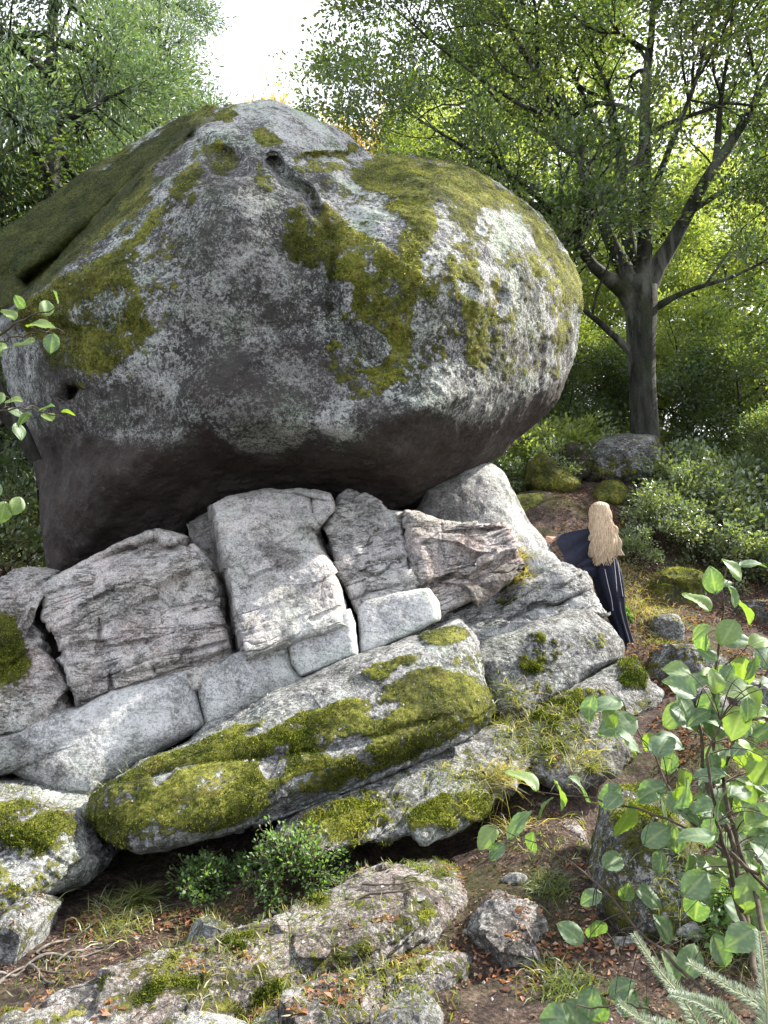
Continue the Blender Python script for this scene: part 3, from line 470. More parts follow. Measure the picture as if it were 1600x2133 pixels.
rk(S('ground_rock', [(1225, 1880), (1240, 1800), (1290, 1775), (1370, 1780), (1440, 1830), (1465, 1900), (1450, 1990), (1360, 2010), (1270, 1950)], -.1, .56, p=4.5, q=2.2, seed=27, amp=.06, base=(.52, .2, 0, .1), facets=12, upmoss=.7, paint=[('p', 1400, 1850, 50, 70, 0, .7)], nr=60, na=300), 'big upright mossy rock behind the hazel leaves')
rk(S('ground_rock', [(1095, 1800), (1130, 1785), (1200, 1790), (1240, 1815), (1225, 1835), (1150, 1840), (1100, 1825)], -.07, .12, facets=4, p=6, seed=28, amp=.03, base=(.1, .1, .6, .35), upmoss=.2), 'flat pale stepping stone in front of the mossy slab')
rk(S('ground_rock', [(1085, 1735), (1110, 1715), (1180, 1712), (1235, 1740), (1240, 1775), (1170, 1755), (1100, 1750)], -.03, .13, facets=4, p=6, seed=29, amp=.03, base=(.1, .1, .6, .35), upmoss=.2), 'thin flat stone with a dark hollow under it')
rk(S('ground_rock', [(1000, 1800), (1030, 1770), (1090, 1765), (1100, 1790), (1060, 1815)], -.04, .12, seed=30, amp=.03, base=(0, 0, .3, .5)), 'small pinkish stone left of the stepping stone')
rk(S('ground_rock', [(1290, 1660), (1300, 1600), (1340, 1585), (1370, 1610), (1372, 1650), (1340, 1675)], 0, .24, p=3, seed=31, amp=.03, base=(0, .15, 0, .2), upmoss=.1), 'small bluish grey round stone in the dark hollow')
rk(S('ground_rock', [(1330, 1440), (1350, 1400), (1430, 1390), (1490, 1420), (1500, 1460), (1420, 1480)], .45, .32, p=3, seed=32, Yc=7.7, amp=.05, base=(.4, .1, 0, .15)), 'rounded dark lichen rock on the slope right of the outcrop')
rk(S('ground_rock', [(1410, 1510), (1430, 1480), (1480, 1475), (1500, 1510), (1460, 1540)], .3, .2, p=3, seed=33, Yc=7.0, amp=.03, base=(0, 0, 0, .3), upmoss=.1), 'small grey stone among red dry leaves')
rk(S('ground_rock', [(1480, 1530), (1500, 1470), (1580, 1450), (1700, 1460), (1700, 1560), (1560, 1570)], .35, .25, p=4, seed=34, Yc=7.0, amp=.04, base=(.2, 0, 0, .3)), 'low grey slab at the right edge behind the hazel stem')
rk(S('ground_rock', [(1500, 1300), (1560, 1270), (1700, 1260), (1700, 1340), (1560, 1350)], .95, .25, p=4, seed=35, Yc=9.6, amp=.05, base=(.5, .3, 0, 0)), 'long shaded mossy rock at the right edge')
rk(S('ground_rock', [(1335, 1240), (1360, 1200), (1430, 1185), (1480, 1210), (1470, 1245), (1400, 1260)], 1.35, .28, p=3, seed=36, Yc=10.0, amp=.05, base=(.7, 0, 0, .1), upmoss=.9), 'moss-covered hump on the slope right of the woman')
rk(S('ground_rock', [(1340, 1345), (1350, 1300), (1400, 1295), (1430, 1325), (1400, 1350)], .95, .22, p=4, seed=37, Yc=8.9, amp=.04, base=(.2, 0, 0, .35)), 'small angular grey stone just right of the skirt hem')
rk(S('ground_rock', [(375, 1965), (390, 1925), (440, 1905), (500, 1925), (505, 1965), (440, 1985)], -.1, .13, seed=38, amp=.03, base=(.4, 0, 0, .3)), 'half-buried mossy stone left of centre in the soil')
rk(S('ground_rock', [(-60, 2010), (-20, 1945), (60, 1900), (140, 1870), (160, 1890), (80, 1950), (20, 2000)], -.1, .2, seed=39, amp=.03, base=(.4, 0, 0, .3)), 'pale low stone strip at the left edge below the mossy block')
rk(B('far_rock', [(1090, 1010), (1105, 960), (1130, 940), (1180, 975), (1215, 1010), (1190, 1030), (1110, 1030)], 12.2, (0, -.1), .4, 3, 1, seed=40, mat=M_stone, base=(.9, 0, 0, 0), nr=30, na=120), 'green mossy rock leaning below the dark hollow')
rk(B('far_rock', [(1215, 1010), (1222, 950), (1250, 915), (1300, 902), (1370, 905), (1390, 960), (1370, 1005), (1290, 1015)], 12.9, (0, -.1), .6, 3, 1.2, seed=41, mat=M_stone, base=(.4, .2, 0, .1), nr=40, na=160), 'grey boulder at the foot of the big beech')
rk(B('far_rock', [(1165, 950), (1180, 925), (1215, 925), (1232, 950), (1228, 990), (1200, 1005), (1172, 985)], 12.6, (0, -.1), .3, 3, 1, seed=42, mat=M_stone, base=(.5, .9, 0, 0), nr=30, na=120), 'dark round boulder between the leaning rock and the beech')
for i, (a, b_, w) in enumerate([((1100, 1050), .35, 60), ((1270, 1022), .3, 40)]):
    x, y = a; rk(B('far_rock', [(x - w, y + 8), (x - w * .4, y - 16), (x + w * .5, y - 20), (x + w, y), (x + w * .6, y + 26), (x - w * .6, y + 28)], 11.4 + i * .6, (0, -1), .2, 3, .6, seed=43 + i, mat=M_stone, base=(.95, 0, 0, 0), nr=24, na=100), ['low bright mossy stone beside the support rock', 'low mossy stone in the sun above the woman\'s head'][i])
# ------------------------------------------------------------------ ray placement on ground and rocks
bpy.context.view_layer.update()
def bvh_of(objs):
    V, Fs, off = [], [], 0
    for o in objs:
        me = o.data; v = np.empty(len(me.vertices) * 3, np.float32); me.vertices.foreach_get('co', v)
        v = v.reshape(-1, 3) + np.array(o.location, np.float32); f = np.empty(len(me.loops), np.int32); me.loops.foreach_get('vertex_index', f)
        V.append(v); Fs.append(f.reshape(-1, 4) + off); off += len(v)
    return BVHTree.FromPolygons(np.concatenate(V).tolist(), np.concatenate(Fs).tolist())
low = [terrain] + [o for o in ROCKS if o is not boulder]
BV = bvh_of(low)
def hit(px, py):
    d = Vector(P(px, py, 10.0)) - Vector((0, 0, EYE)); h = BV.ray_cast(Vector((0, 0, EYE)), d.normalized(), 200)
    return (h[0], h[1]) if h[0] is not None else (Vector(P(px, py, 15)), Vector((0, 0, 1)))
def drop(x, y):
    h = BV.ray_cast(Vector((x, y, 8)), Vector((0, 0, -1)), 30); return (h[0], h[1]) if h[0] is not None else None
# ------------------------------------------------------------------ foliage helpers
def leaf_arrays(C, A, N, L, Wd, v, fold=0.12):
    A = unit(A); B_ = unit(np.cross(A, N)); N = np.cross(B_, A); L = L[:, None]; Wd = Wd[:, None]
    m = C + A * L * 0.45 + N * Wd * fold
    V = np.stack([C, m + B_ * Wd / 2, C + A * L, m - B_ * Wd / 2], 1).reshape(-1, 3)
    i = np.arange(len(C))[:, None] * 4; Fc = np.concatenate([i + [0, 1, 2], i + [0, 2, 3]])
    return V, Fc, np.repeat(v, 4)
def rdir(n): return unit(rng.normal(size=(n, 3)))
def grow(base_lines, levels, kids, lenf, spread, upb, rs):
    """recursive branching; returns lines (pts, radii) and the last-level twigs"""
    lines = []; cur = base_lines; twigs = []
    for lv in range(levels):
        nxt = []
        for pts, rad in cur:
            pts = np.asarray(pts); L = np.linalg.norm(pts[-1] - pts[0]); n = kids[lv]
            for _ in range(n):
                t = rs.uniform(0.25, 1.0) ** 0.8; i = min(int(t * (len(pts) - 1)), len(pts) - 2); f = t * (len(pts) - 1) - i
                p = pts[i] * (1 - f) + pts[i + 1] * f; d0 = unit(pts[i + 1] - pts[i]); d = unit(d0 + spread * unit(rs.normal(size=3)) + np.array([0, 0, upb]))
                l = lenf[lv] * rs.uniform(0.6, 1.25) * (1.15 - 0.4 * t); r0 = max(0.004, np.interp(t, [0, 1], [rad[0], rad[-1]]) * 0.55); m = 6
                q = [p]; 
                for s in range(m - 1):
                    d = unit(d + 0.22 * rs.normal(size=3) + np.array([0, 0, 0.04])); q.append(q[-1] + d * l / (m - 1))
                nxt.append((np.array(q), np.linspace(r0, max(0.003, r0 * 0.3), m)))
        lines += nxt; cur = nxt
    return lines, cur
def spray(twigs, per, spread, size, rs, flat=0.6, aspect=0.6, droop=0.0):
    P0 = np.stack([t[0][0] for t in twigs]); P1 = np.stack([t[0][-1] for t in twigs]); n = len(twigs)
    t = rs.uniform(0.0, 1.1, (n, per, 1)); C = P0[:, None] * (1 - t) + P1[:, None] * t
    ax = unit(P1 - P0)[:, None] ; off = rs.normal(size=(n, per, 3)) * spread; off[..., 2] *= (1 - flat)
    C = (C + off).reshape(-1, 3); A = (ax + 0.9 * unit(off)).reshape(-1, 3) + 0.2 * rs.normal(size=(n * per, 3)); A[:, 2] -= droop
    N = rs.normal(size=(n * per, 3)) * 0.55; N[:, 2] += 1.0
    L = size * rs.uniform(0.65, 1.25, n * per)
    clump = fbm(C, 0.9, 2, 0.5, 3) * 0.5 + 0.5; v = np.clip(0.55 * clump + 0.45 * rs.uniform(0, 1, n * per), 0, 1)
    return leaf_arrays(C, A, N, L, L * aspect, v)
# ------------------------------------------------------------------ the big beech on the right
def px_limb(pts, n=14): # (px,py,Y,width px)
    a = np.array(pts, float); q = smoothline(a, n); V = P(q[:, 0], q[:, 1], q[:, 2]); return V, q[:, 3] * q[:, 2] / F / 2
limbs = [px_limb(l) for l in [
    [(1345, 1010, 13, 92), (1345, 960, 13, 68), (1340, 860, 13, 58), (1337, 760, 13, 58), (1335, 680, 13, 66), (1335, 620, 13, 74), (1338, 580, 13, 60)],
    [(1325, 640, 13, 50), (1300, 600, 12.9, 34), (1240, 565, 12.6, 26), (1195, 500, 12.2, 20), (1150, 440, 11.9, 17), (1090, 380, 11.6, 14), (1000, 320, 11.3, 10), (920, 280, 11, 6)],
    [(1335, 620, 13, 44), (1290, 545, 13, 34), (1250, 450, 13.1, 30), (1225, 350, 13.2, 26), (1190, 240, 13.2, 22), (1120, 150, 13, 18), (1050, 50, 12.8, 13), (1010, -60, 12.6, 8)],
    [(1345, 600, 13, 50), (1375, 550, 13, 36), (1430, 450, 12.8, 32), (1490, 340, 12.6, 28), (1550, 260, 12.4, 24), (1620, 130, 12.2, 16), (1680, 0, 12, 8)],
    [(1330, 610, 13.1, 40), (1305, 480, 13.4, 30), (1290, 330, 13.6, 26), (1265, 190, 13.8, 22), (1250, 60, 14, 16), (1240, -100, 14, 10)],
    [(1340, 600, 13, 40), (1345, 430, 12.6, 30), (1340, 280, 12.2, 28), (1350, 120, 12, 22), (1365, -30, 11.8, 14), (1375, -160, 11.7, 8)],
    [(1290, 330, 13.6, 18), (1240, 250, 14, 14), (1180, 130, 14.3, 11), (1150, 0, 14.5, 8), (1140, -100, 14.6, 5)],
    [(1225, 350, 13.2, 16), (1150, 290, 13.8, 12), (1050, 230, 14.3, 10), (960, 110, 14.6, 7), (900, -20, 14.8, 4)],
    [(1240, 430, 13.1, 16), (1130, 400, 13.8, 12), (1000, 330, 14.4, 9), (860, 240, 15, 6), (760, 180, 15.2, 4)],
    [(1365, 640, 13, 18), (1430, 605, 12.7, 12), (1520, 580, 12.4, 9), (1620, 530, 12, 6)], [(1440, 440, 12.8, 16), (1520, 390, 13, 10), (1620, 370, 13.2, 8)],
    [(1315, 735, 13, 18), (1270, 690, 12.8, 15), (1220, 650, 12.6, 12), (1170, 600, 12.4, 9), (1120, 560, 12.2, 5)],
    [(1345, 430, 12.6, 18), (1400, 300, 12, 13), (1450, 170, 11.6, 10), (1480, 40, 11.2, 6)], [(1490, 340, 12.6, 16), (1500, 220, 12.2, 12), (1520, 90, 11.8, 8), (1530, -60, 11.5, 5)],
    [(1190, 240, 13.2, 14), (1100, 230, 12.6, 10), (980, 150, 12.1, 8), (870, 60, 11.8, 5), (800, 0, 11.6, 3)], [(1120, 150, 13, 12), (1120, 50, 12.4, 9), (1100, -80, 12, 5)]]]
rs = np.random.default_rng(11)
lines, twigs = grow(limbs[1:], 3, [7, 5, 6], [2.0, 1.0, 0.5], 1.0, 0.05, rs)
limbs = [limbs[0]] + [(v_, r_ * np.linspace(1, .72, len(r_))) for v_, r_ in limbs[1:]]
V, Fc = tubes(limbs, 10); beech = empty('beech_tree', tuple(P(1345, 1000, 13.0)), 'big beech with a smooth forked trunk spreading over the right side', 'tree')
V = V + 0.03 * np.stack([fbm(V, 3, 3, .5, 1), fbm(V, 3, 3, .5, 2), 0 * V[:, 0]], -1)
mesh_obj('trunk', V, Fc, M_bark, parent=beech)
V, Fc = tubes(lines, 4); mesh_obj('branches', V, Fc, M_bark, parent=beech)['kind'] = 'stuff'
V, Fc, v = spray(twigs, 33, 0.15, 0.080, rs, .75); mesh_obj('crown', V, Fc, M_beech, {'v': v}, False, beech)['kind'] = 'stuff'
# ------------------------------------------------------------------ background trees
def tree_data(seed, height, rad, mat, size, per, name, start=0.25, conifer=False, nl=14):
    rs = np.random.default_rng(seed); n = 12; tz = np.linspace(0, height * (0.98 if conifer else 0.8), n)
    tr = np.stack([0.2 * rs.normal(size=n).cumsum() * 0.35, 0.2 * rs.normal(size=n).cumsum() * 0.35, tz - 0.3], -1); r0 = height * 0.016
    trunk = (tr, np.linspace(r0 * 1.3, r0 * 0.15, n)); prim = []
    for i in range(nl):
        t = start + (1 - start) * (i + rs.uniform(0, 1)) / nl; p = np.array([np.interp(t * (n - 1), range(n), tr[:, k]) for k in range(3)]); a = i * 2.4 + rs.uniform(-.4, .4)
        if conifer: l = rad * (1.08 - t) * rs.uniform(.8, 1.2) + .3; el = rs.uniform(-.15, .25)
        else: l = rad * math.sin(math.pi * min(1, 0.25 + 0.65 * t)) * rs.uniform(.75, 1.2); el = rs.uniform(.1, .9)
        d = np.array([math.cos(a) * math.cos(el), math.sin(a) * math.cos(el), math.sin(el)]); q = [p]
        for s in range(7): d = unit(d + 0.12 * rs.normal(size=3) + np.array([0, 0, -0.03 if conifer else .05])); q.append(q[-1] + d * l / 7)
        prim.append((np.array(q), np.linspace(r0 * .4, r0 * .08, 8)))
    lines, tw = grow(prim, 2, [9, 7] if not conifer else [12, 7], [rad * .38, rad * .2], .95, 0.0, rs)
    V, Fc = tubes([trunk] + prim, 6); t_me = build_mesh(name + '_trunk', V, Fc, M_bark)
    V, Fc = tubes([(l[0][::5], l[1][::5]) for l in lines[:len(prim) * 12]], 3); b_me = build_mesh(name + '_branches', V, Fc, M_bark)
    V, Fc, v = spray(tw, per, rad * .07, size, rs, flat=.45, aspect=.3 if conifer else .62, droop=.2 if conifer else 0)
    c_me = build_mesh(name + '_crown', V, Fc, mat, {'v': v}, False); return height, t_me, b_me, c_me
TD = {'green': tree_data(1, 16, 5.0, M_beech, .17, 30, 'green', .15, nl=20), 'sunny': tree_data(2, 15, 5.0, M_yellow, .18, 30, 'sunny', .12, nl=20), 'autumn': tree_data(3, 15, 4.5, M_autumn, .20, 22, 'autumn', .3, nl=18),
      'fir': tree_data(4, 17, 3.9, M_fir, .15, 34, 'fir', .05, True, nl=30), 'young': tree_data(5, 6, 2.4, M_beech, .09, 30, 'young', .05, nl=16), 'youngsun': tree_data(6, 6, 2.6, M_yellow, .10, 30, 'youngsun', .05, nl=16)}
def tree(kind, px, Y, toppy, label, rz=0, name='broadleaf_tree', w=1.0, group='trees behind the outcrop'):
    x = float(P(px, 1000, Y)[0]); z = float(ground(x, Y, False)); h, a, b, c = TD[kind]; s = (float(P(px, toppy, Y)[2]) - z) / h
    r = empty(name, (x, Y, z), label, 'tree', group); r.rotation_euler = (0, 0, rz); r.scale = (s * w, s * w, s)
    for nm, me in (('trunk', a), ('branches', b), ('crown', c)):
        o = bpy.data.objects.new(nm, me); put(o, r)
        if nm != 'trunk': o['kind'] = 'stuff'
    return r
for i, a in enumerate([
    ('fir', 90, 14, -300, 'blue-green conifer with soft sprays filling the upper left corner', 0.3, 'conifer_tree', 1.1), ('fir', 300, 19, -60, 'conifer whose thin branches reach into the white sky', 2.0, 'conifer_tree', .85),
    ('green', -60, 16, 0, 'leafy tree at the far left edge beneath the conifer', 1.0), ('sunny', 200, 24, 120, 'yellow-green tree showing between the conifers at left', 4.0, 'broadleaf_tree', .9), ('green', 400, 26, 190, 'pale green tree low behind the boulder\'s left shoulder', 2.2, 'broadleaf_tree', .7),
    ('autumn', 530, 30, 165, 'orange autumn tree glowing just above the boulder top', 0.0, 'broadleaf_tree', .6), ('green', 640, 24, 190, 'small-crowned tree right of the orange one', 5.1, 'broadleaf_tree', .5), ('autumn', 745, 27, 190, 'orange-tinged tree half hidden by the beech', 3.3, 'broadleaf_tree', .6),
    ('sunny', 930, 22, 120, 'sunlit yellow-green tree behind the beech\'s left limbs', 1.2, 'broadleaf_tree', .8), ('sunny', 1150, 26, 0, 'bright tree directly behind the beech crown', 2.6, 'broadleaf_tree', .8),
    ('sunny', 1350, 23, 260, 'glowing yellow tree right behind the beech trunk', 0.4), ('sunny', 1530, 19, 400, 'broad sunny tree filling the right edge', 1.7), ('sunny', 1690, 17, 420, 'sunny tree cut off by the right edge', 2.9), ('green', 1640, 25, 150, 'tall green tree behind the right edge', 5.9, 'broadleaf_tree', .8)]): tree(*a)
for a in [('young', 1180, 16, 640, 'young beech right of the boulder\'s bulging end', 0.0), ('youngsun', 1270, 17.5, 640, 'sunlit sapling left of the beech trunk', 1.5), ('youngsun', 1450, 16.5, 620, 'sunlit sapling right of the beech trunk', 3.0),
          ('young', 1570, 14.5, 620, 'sapling with layered sprays at the right edge', 4.0), ('youngsun', 1130, 19, 700, 'yellowish sapling against the boulder\'s lower right', 2.0), ('youngsun', 1380, 19, 700, 'sapling far behind the beech trunk', 5.0),
          ('young', -20, 11, 500, 'dark young tree left of the boulder\'s overhang', 1.0), ('young', 60, 13.5, 700, 'shaded sapling in the gap under the boulder\'s left end', 2.5), ('young', -80, 9.5, 880, 'nearest dark sapling at the left edge', 4.2), ('young', 1660, 12.5, 800, 'sapling at the right edge above the shrubs', 5.4)]:
    tree(*a, group='saplings around the outcrop')
# slim dark trunks at left
for pts, lab in (([(92, 1230, 11, 16), (88, 1120, 11, 15), (84, 1000, 11, 13), (78, 850, 11, 10)], 'slim pale trunk just left of the overhang'), ([(75, 960, 7.4, 26), (45, 900, 7.3, 34), (10, 850, 7.2, 44), (-40, 770, 7.1, 50)], 'dark leaning stem against the boulder\'s left flank')):
    V, Fc = tubes([px_limb(pts, 16)], 8); tag(mesh_obj('tree_stem', V, Fc, M_bark), lab, 'stem')
# ------------------------------------------------------------------ shrubs on the slope
def bush_data(seed, n, size, mat, name, rad=.8, per=16):
    rs = np.random.default_rng(seed); prim = []
    for i in range(n):
        a = rs.uniform(0, 6.28); el = rs.uniform(.3, 1.4); d = np.array([math.cos(a) * math.cos(el), math.sin(a) * math.cos(el), math.sin(el)]); q = [np.array([0, 0, -.05])]
        for s in range(5): d = unit(d + .2 * rs.normal(size=3)); q.append(q[-1] + d * rad * rs.uniform(.8, 1.1) / 5)
        prim.append((np.array(q), np.linspace(.012, .004, 6)))
    lines, tw = grow(prim, 2, [5, 4], [rad * .4, rad * .22], 1.0, .1, rs); V, Fc = tubes(prim + lines, 3); b = build_mesh(name + '_stems', V, Fc, M_twig)
    V, Fc, v = spray(tw, per, .06, size, rs, .4, .6); return b, build_mesh(name + '_leaves', V, Fc, mat, {'v': v}, False)
BD = [bush_data(21, 12, .062, M_shrub, 'bush_a'), bush_data(22, 10, .055, M_shrub, 'bush_b'), bush_data(23, 12, .06, M_yellow, 'bush_c')]
def shrub(px, py, Y, s, kind, label, group='shrubs on the slope', name='shrub'):
    p = P(px, py, Y); z = float(ground(p[0], p[1])); r = empty(name, (p[0], p[1], min(z, p[2])), label, 'shrub', group); r.scale = (s, s, s); r.rotation_euler = (0, 0, rng.uniform(0, 6))
    for nm, me in (('stems', BD[kind][0]), ('leaves', BD[kind][1])): o = bpy.data.objects.new(nm, me); put(o, r); o['kind'] = 'stuff'
SH = [(1100, 960, 12.8, 1.2, 0), (1140, 880, 14, 1.6, 2), (1210, 860, 14.5, 1.5, 0), (1250, 900, 14, 1.1, 0), (1420, 1000, 12.6, 1.3, 0), (1480, 960, 13, 1.6, 1), (1560, 1000, 12, 1.6, 0), (1600, 900, 13, 1.9, 1), (1400, 920, 14, 1.4, 1), (1500, 860, 14.5, 1.8, 2),
      (1440, 1090, 11.8, 1.1, 1), (1520, 1100, 11.5, 1.3, 1), (1590, 1110, 11, 1.2, 0), (1340, 1090, 11.2, .9, 0), (1390, 1130, 10.8, .9, 1), (1480, 1170, 10.6, .9, 0), (1320, 1130, 10.5, .55, 0), (1060, 1000, 12.5, .9, 0), (1580, 1180, 10.3, .8, 0), (1090, 930, 13.5, 1.2, 2), (20, 1150, 9.8, 1.2, 0), (60, 1100, 11, 1.5, 1), (-30, 1050, 11, 1.6, 0), (1160, 800, 15, 1.8, 2), (1260, 800, 15.5, 1.9, 2), (1210, 760, 16.5, 2.2, 2), (1420, 800, 16, 2.0, 2), (1520, 760, 16, 2.0, 2), (1130, 990, 12.2, .7, 0)]
for i, (px, py, Y, s, kd) in enumerate(SH):
    where = ('behind the boulder\'s left end' if px < 100 else 'between the boulder and the beech' if px < 1300 else 'just right of the woman' if px < 1345 else 'right of the beech trunk' if px < 1500 else 'near the right edge')
    SHL = ['left of the dark hollow', 'yellow-green, high behind the dark hollow', 'high between boulder and beech', 'just left of the beech trunk', 'at the right foot of the beech trunk', 'broad, right of the beech foot', 'lower right of it, halfway to the edge', 'highest at the right edge', 'behind the beech trunk', 'yellow-green, behind the broad one', 'below the beech foot', 'in the middle of the bank', 'at the right edge, mid bank', 'nearest behind the woman\'s hair', 'directly right of the woman', 'on the lower bank above the mossy hump', 'small, touching the woman\'s hair', 'against the support rock', 'lowest at the right edge', 'yellow-green, against the boulder\'s underside', 'under the boulder\'s left end', 'dark, left of the overhang', 'dark, at the left edge', 'yellow, above the one behind the hollow', 'yellow, left of the beech trunk, waist high', 'yellow, uppermost between boulder and beech', 'yellow, right of the beech trunk', 'yellow, uppermost on the right', 'tiny, on the mossy stone by the support rock']
    shrub(px, py, Y, s, kd, 'leafy shrub ' + SHL[i]); continue
    shrub(px, py, Y, s, kd, f"{'yellow-green' if kd == 2 else 'dark-stemmed leafy' if kd else 'small-leaved green'} shrub {where}, {'uppermost' if py < 930 else 'low down' if py > 1080 else 'mid-height'} on the slope")
# ------------------------------------------------------------------ grass tufts and bilberry plants
def tuft(px, py, n, L, label, dry=.4, spread=.10, lean=(0, 0), name='grass_tuft', cat='grass'):
    n = int(n * 1.8)
    h, nn = hit(px, py); p = np.array(h); base = p + rng.normal(size=(n, 3)) * [spread, spread, .005]; bz = [drop(b_[0], b_[1]) for b_ in base]; base = np.array([np.array(q_[0]) if q_ and abs(q_[0].z - p[2]) < .35 else p for q_ in bz]); d = unit(rng.normal(size=(n, 3)) * .55 + [lean[0], lean[1], .9]); l = L * rng.uniform(.5, 1.2, n)[:, None]
    side = unit(np.cross(d, rng.normal(size=(n, 3)))); w = .0032; K = 4; VV = []
    for k in range(K):
        t = k / (K - 1); c = base + d * l * t + np.array([0, 0, -1.0]) * l * .55 * t * t + unit(d * [1, 1, 0]) * l * .25 * t * t; VV += [c - side * w * (1 - t * .9), c + side * w * (1 - t * .9)]
    V = np.stack(VV, 1).reshape(-1, 3); i = np.arange(n)[:, None] * 2 * K; Fc = np.concatenate([i + [2 * k, 2 * k + 1, 2 * k + 3, 2 * k + 2] for k in range(K - 1)])
    o = mesh_obj(name, V, Fc, M_grass, {'v': np.repeat(np.clip(rng.normal(dry, .25, n), 0, 1), 2 * K)}, True, origin=p); tag(o, label, cat, 'grass tufts among the rocks', 'stuff'); return o
for a in [(290, 1880, 260, .22, 'thick green grass tuft on the soil at lower left', .35), (240, 1930, 120, .18, 'thin grass tuft behind the bare roots', .6), (1060, 1500, 240, .20, 'yellowish grass tuft at the right end of the long block', .7), (1050, 1640, 240, .2, 'dry straw tuft hanging over the slab edge', .9, .08, (0, -.3)),
          (1100, 1560, 260, .18, 'bright grass patch on the slab', .55, .14), (1150, 1850, 200, .11, 'small bright green grass cushion beside the pale lumpy rock', .3, .05), (1070, 1215, 160, .28, 'rusty dry grass tuft hanging below the pinkish block', 1.0, .05, (0, -.3)), (1330, 1270, 260, .28, 'straw-coloured grass below the woman', .95, .2),
          (1310, 1200, 200, .2, 'dry grass on the bank right of the skirt', .9, .2), (1200, 1520, 200, .14, 'sparse grass in the joint of the stepped slab', .6, .15), (870, 1810, 60, .1, 'tiny sprig of grass in front of the moss hump', .4, .03), (1230, 1610, 160, .2, 'grass hanging over the dark hollow', .7, .1),
          (960, 1620, 160, .1, 'short grass on the mossy slab', .6, .14), (800, 2010, 120, .08, 'short grass on the diagonal slab', .7, .12), (1180, 2060, 200, .16, 'dark grass tuft near the bottom', .3, .08), (470, 2040, 100, .07, 'very short grass on the slab\'s left part', .8, .15), (1380, 1340, 160, .16, 'grass around the angular stone', .6, .15), (1450, 1950, 160, .22, 'grass beside the upright mossy rock', .5, .12)]: tuft(*a)
def berry(px, py, n, rad, label, L=.02, name='bilberry_plant'):
    h, nn = hit(px, py); r = empty(name, tuple(h), label, 'plant'); rs = np.random.default_rng(int(px)); prim = []
    for i in range(n):
        a = rs.uniform(0, 6.28); el = rs.uniform(.3, 1.3); d = np.array([math.cos(a) * math.cos(el), math.sin(a) * math.cos(el), math.sin(el)]); q = [np.array(h)]
        for s in range(4): d = unit(d + .25 * rs.normal(size=3)); q.append(q[-1] + d * rad * rs.uniform(.7, 1.1) / 4)
        prim.append((np.array(q), np.linspace(.003, .0012, 5)))
    lines, tw = grow(prim, 1, [5], [rad * .4], 1.0, .1, rs); V, Fc = tubes(prim + lines, 3); mesh_obj('stems', V, Fc, M_twig, parent=r)['kind'] = 'stuff'
    V, Fc, v = spray(tw, 9, .012, L, rs, .2, .65); mesh_obj('leaves', V, Fc, M_berry, {'v': v}, False, r)['kind'] = 'stuff'
berry(620, 1850, 60, .34, 'wide bright green bilberry bush under the long mossy block', .027); berry(420, 1868, 34, .22, 'smaller bilberry plant to the left, in front of the dark gap', .027); berry(690, 1850, 8, .09, 'tiny seedling right below the wide bilberry bush', .02)
berry(1560, 1960, 40, .3, 'low leafy plant in the shade at the lower right edge', .04); berry(1300, 1290, 12, .12, 'small round-leaved sprig on the bank below the woman', .03); berry(505, 1820, 10, .1, 'sparse bilberry sprig between the two bushes', .024)
# ------------------------------------------------------------------ leaf litter, twigs, pebbles
def litter(name, n, samp, size, mat, label, vrange=(0, 1), thick=.12):
    C, N = [], []
    for _ in range(n):
        h = drop(*samp())
        if h is not None and h[1].z > .45: C.append(h[0] + Vector((0, 0, .004))); N.append(h[1])
    C = np.array(C); N = np.array(N); flat = C * [1, 1, 0]
    keep = (C[:, 2] < ground(C[:, 0], C[:, 1]) + .30) & (fbm(flat, 1.6, 4, .6, 4) > -thick); proud = C[:, 2] - ground(C[:, 0], C[:, 1]); keep &= (proud < .04) | (fbm(flat, 5, 3, .6, 6) > .12)
    C = C[keep]; N = N[keep]
    C = np.array(C); N = np.array(N) + rng.normal(size=C.shape) * .35; A = rng.normal(size=C.shape); A[:, 2] *= .3; L = size * rng.uniform(.5, 1.3, len(C))
    V, Fc, v = leaf_arrays(C, A, N, L, L * .55, rng.uniform(*vrange, len(C)), fold=.3); return tag(mesh_obj(name, V, Fc, mat, {'v': v}, False, origin=(0, 4, 0)), label, kind='stuff')
def near():
    t = rng.uniform(0, 1) ** .8; y = 2.3 + 4.2 * t; return rng.uniform(-.62, .62) * y, y
def slope(): y = rng.uniform(6, 13.5); return rng.uniform(.22, .6) * y, y
CL = [tuple(hit(px, py)[0])[:2] for px, py in ((150, 1920), (200, 1900), (380, 1920), (350, 2040), (120, 2090), (640, 1990), (800, 2000), (850, 1985), (650, 2080), (560, 2100), (1050, 1960), (1130, 2010), (1180, 1980), (1300, 1800), (1200, 1690), (1300, 1670), (1420, 1440), (1440, 1460), (60, 2120), (900, 1800))]
def clump(): c = CL[rng.integers(len(CL))]; return c[0] + rng.normal() * .13, c[1] + rng.normal() * .09
litter('fallen_leaves', 17000, near, .0165, M_dry, 'small brown fallen leaves strewn over the foreground soil', (0, .8)); litter('fallen_leaves', 2600, clump, .036, M_dry, 'drifts of larger orange fallen leaves in the foreground', (.45, 1), 1); litter('fallen_leaves', 22000, slope, .045, M_dry, 'reddish leaf litter on the slope around the woman')
litter('needle_litter', 14000, near, .026, simple_material('needle_brown', (.10, .06, .04), (.22, .15, .10)), 'thin brown needles and twig bits on the soil').data
TW = ['thick pale twig lying near the slab tip', 'shorter twig crossing the thick pale one', 'thin twig beside the exposed roots', 'thin dry stalk under the hazel', 'twig on the moss at the long block\'s right end', 'twig in the joint below the large lichen block', 'tiny twig next to the tan stone', 'twig under the hazel leaves at right', 'upright dead stalk under the long block\'s left end', 'curved twig in front of the yellow moss hump']
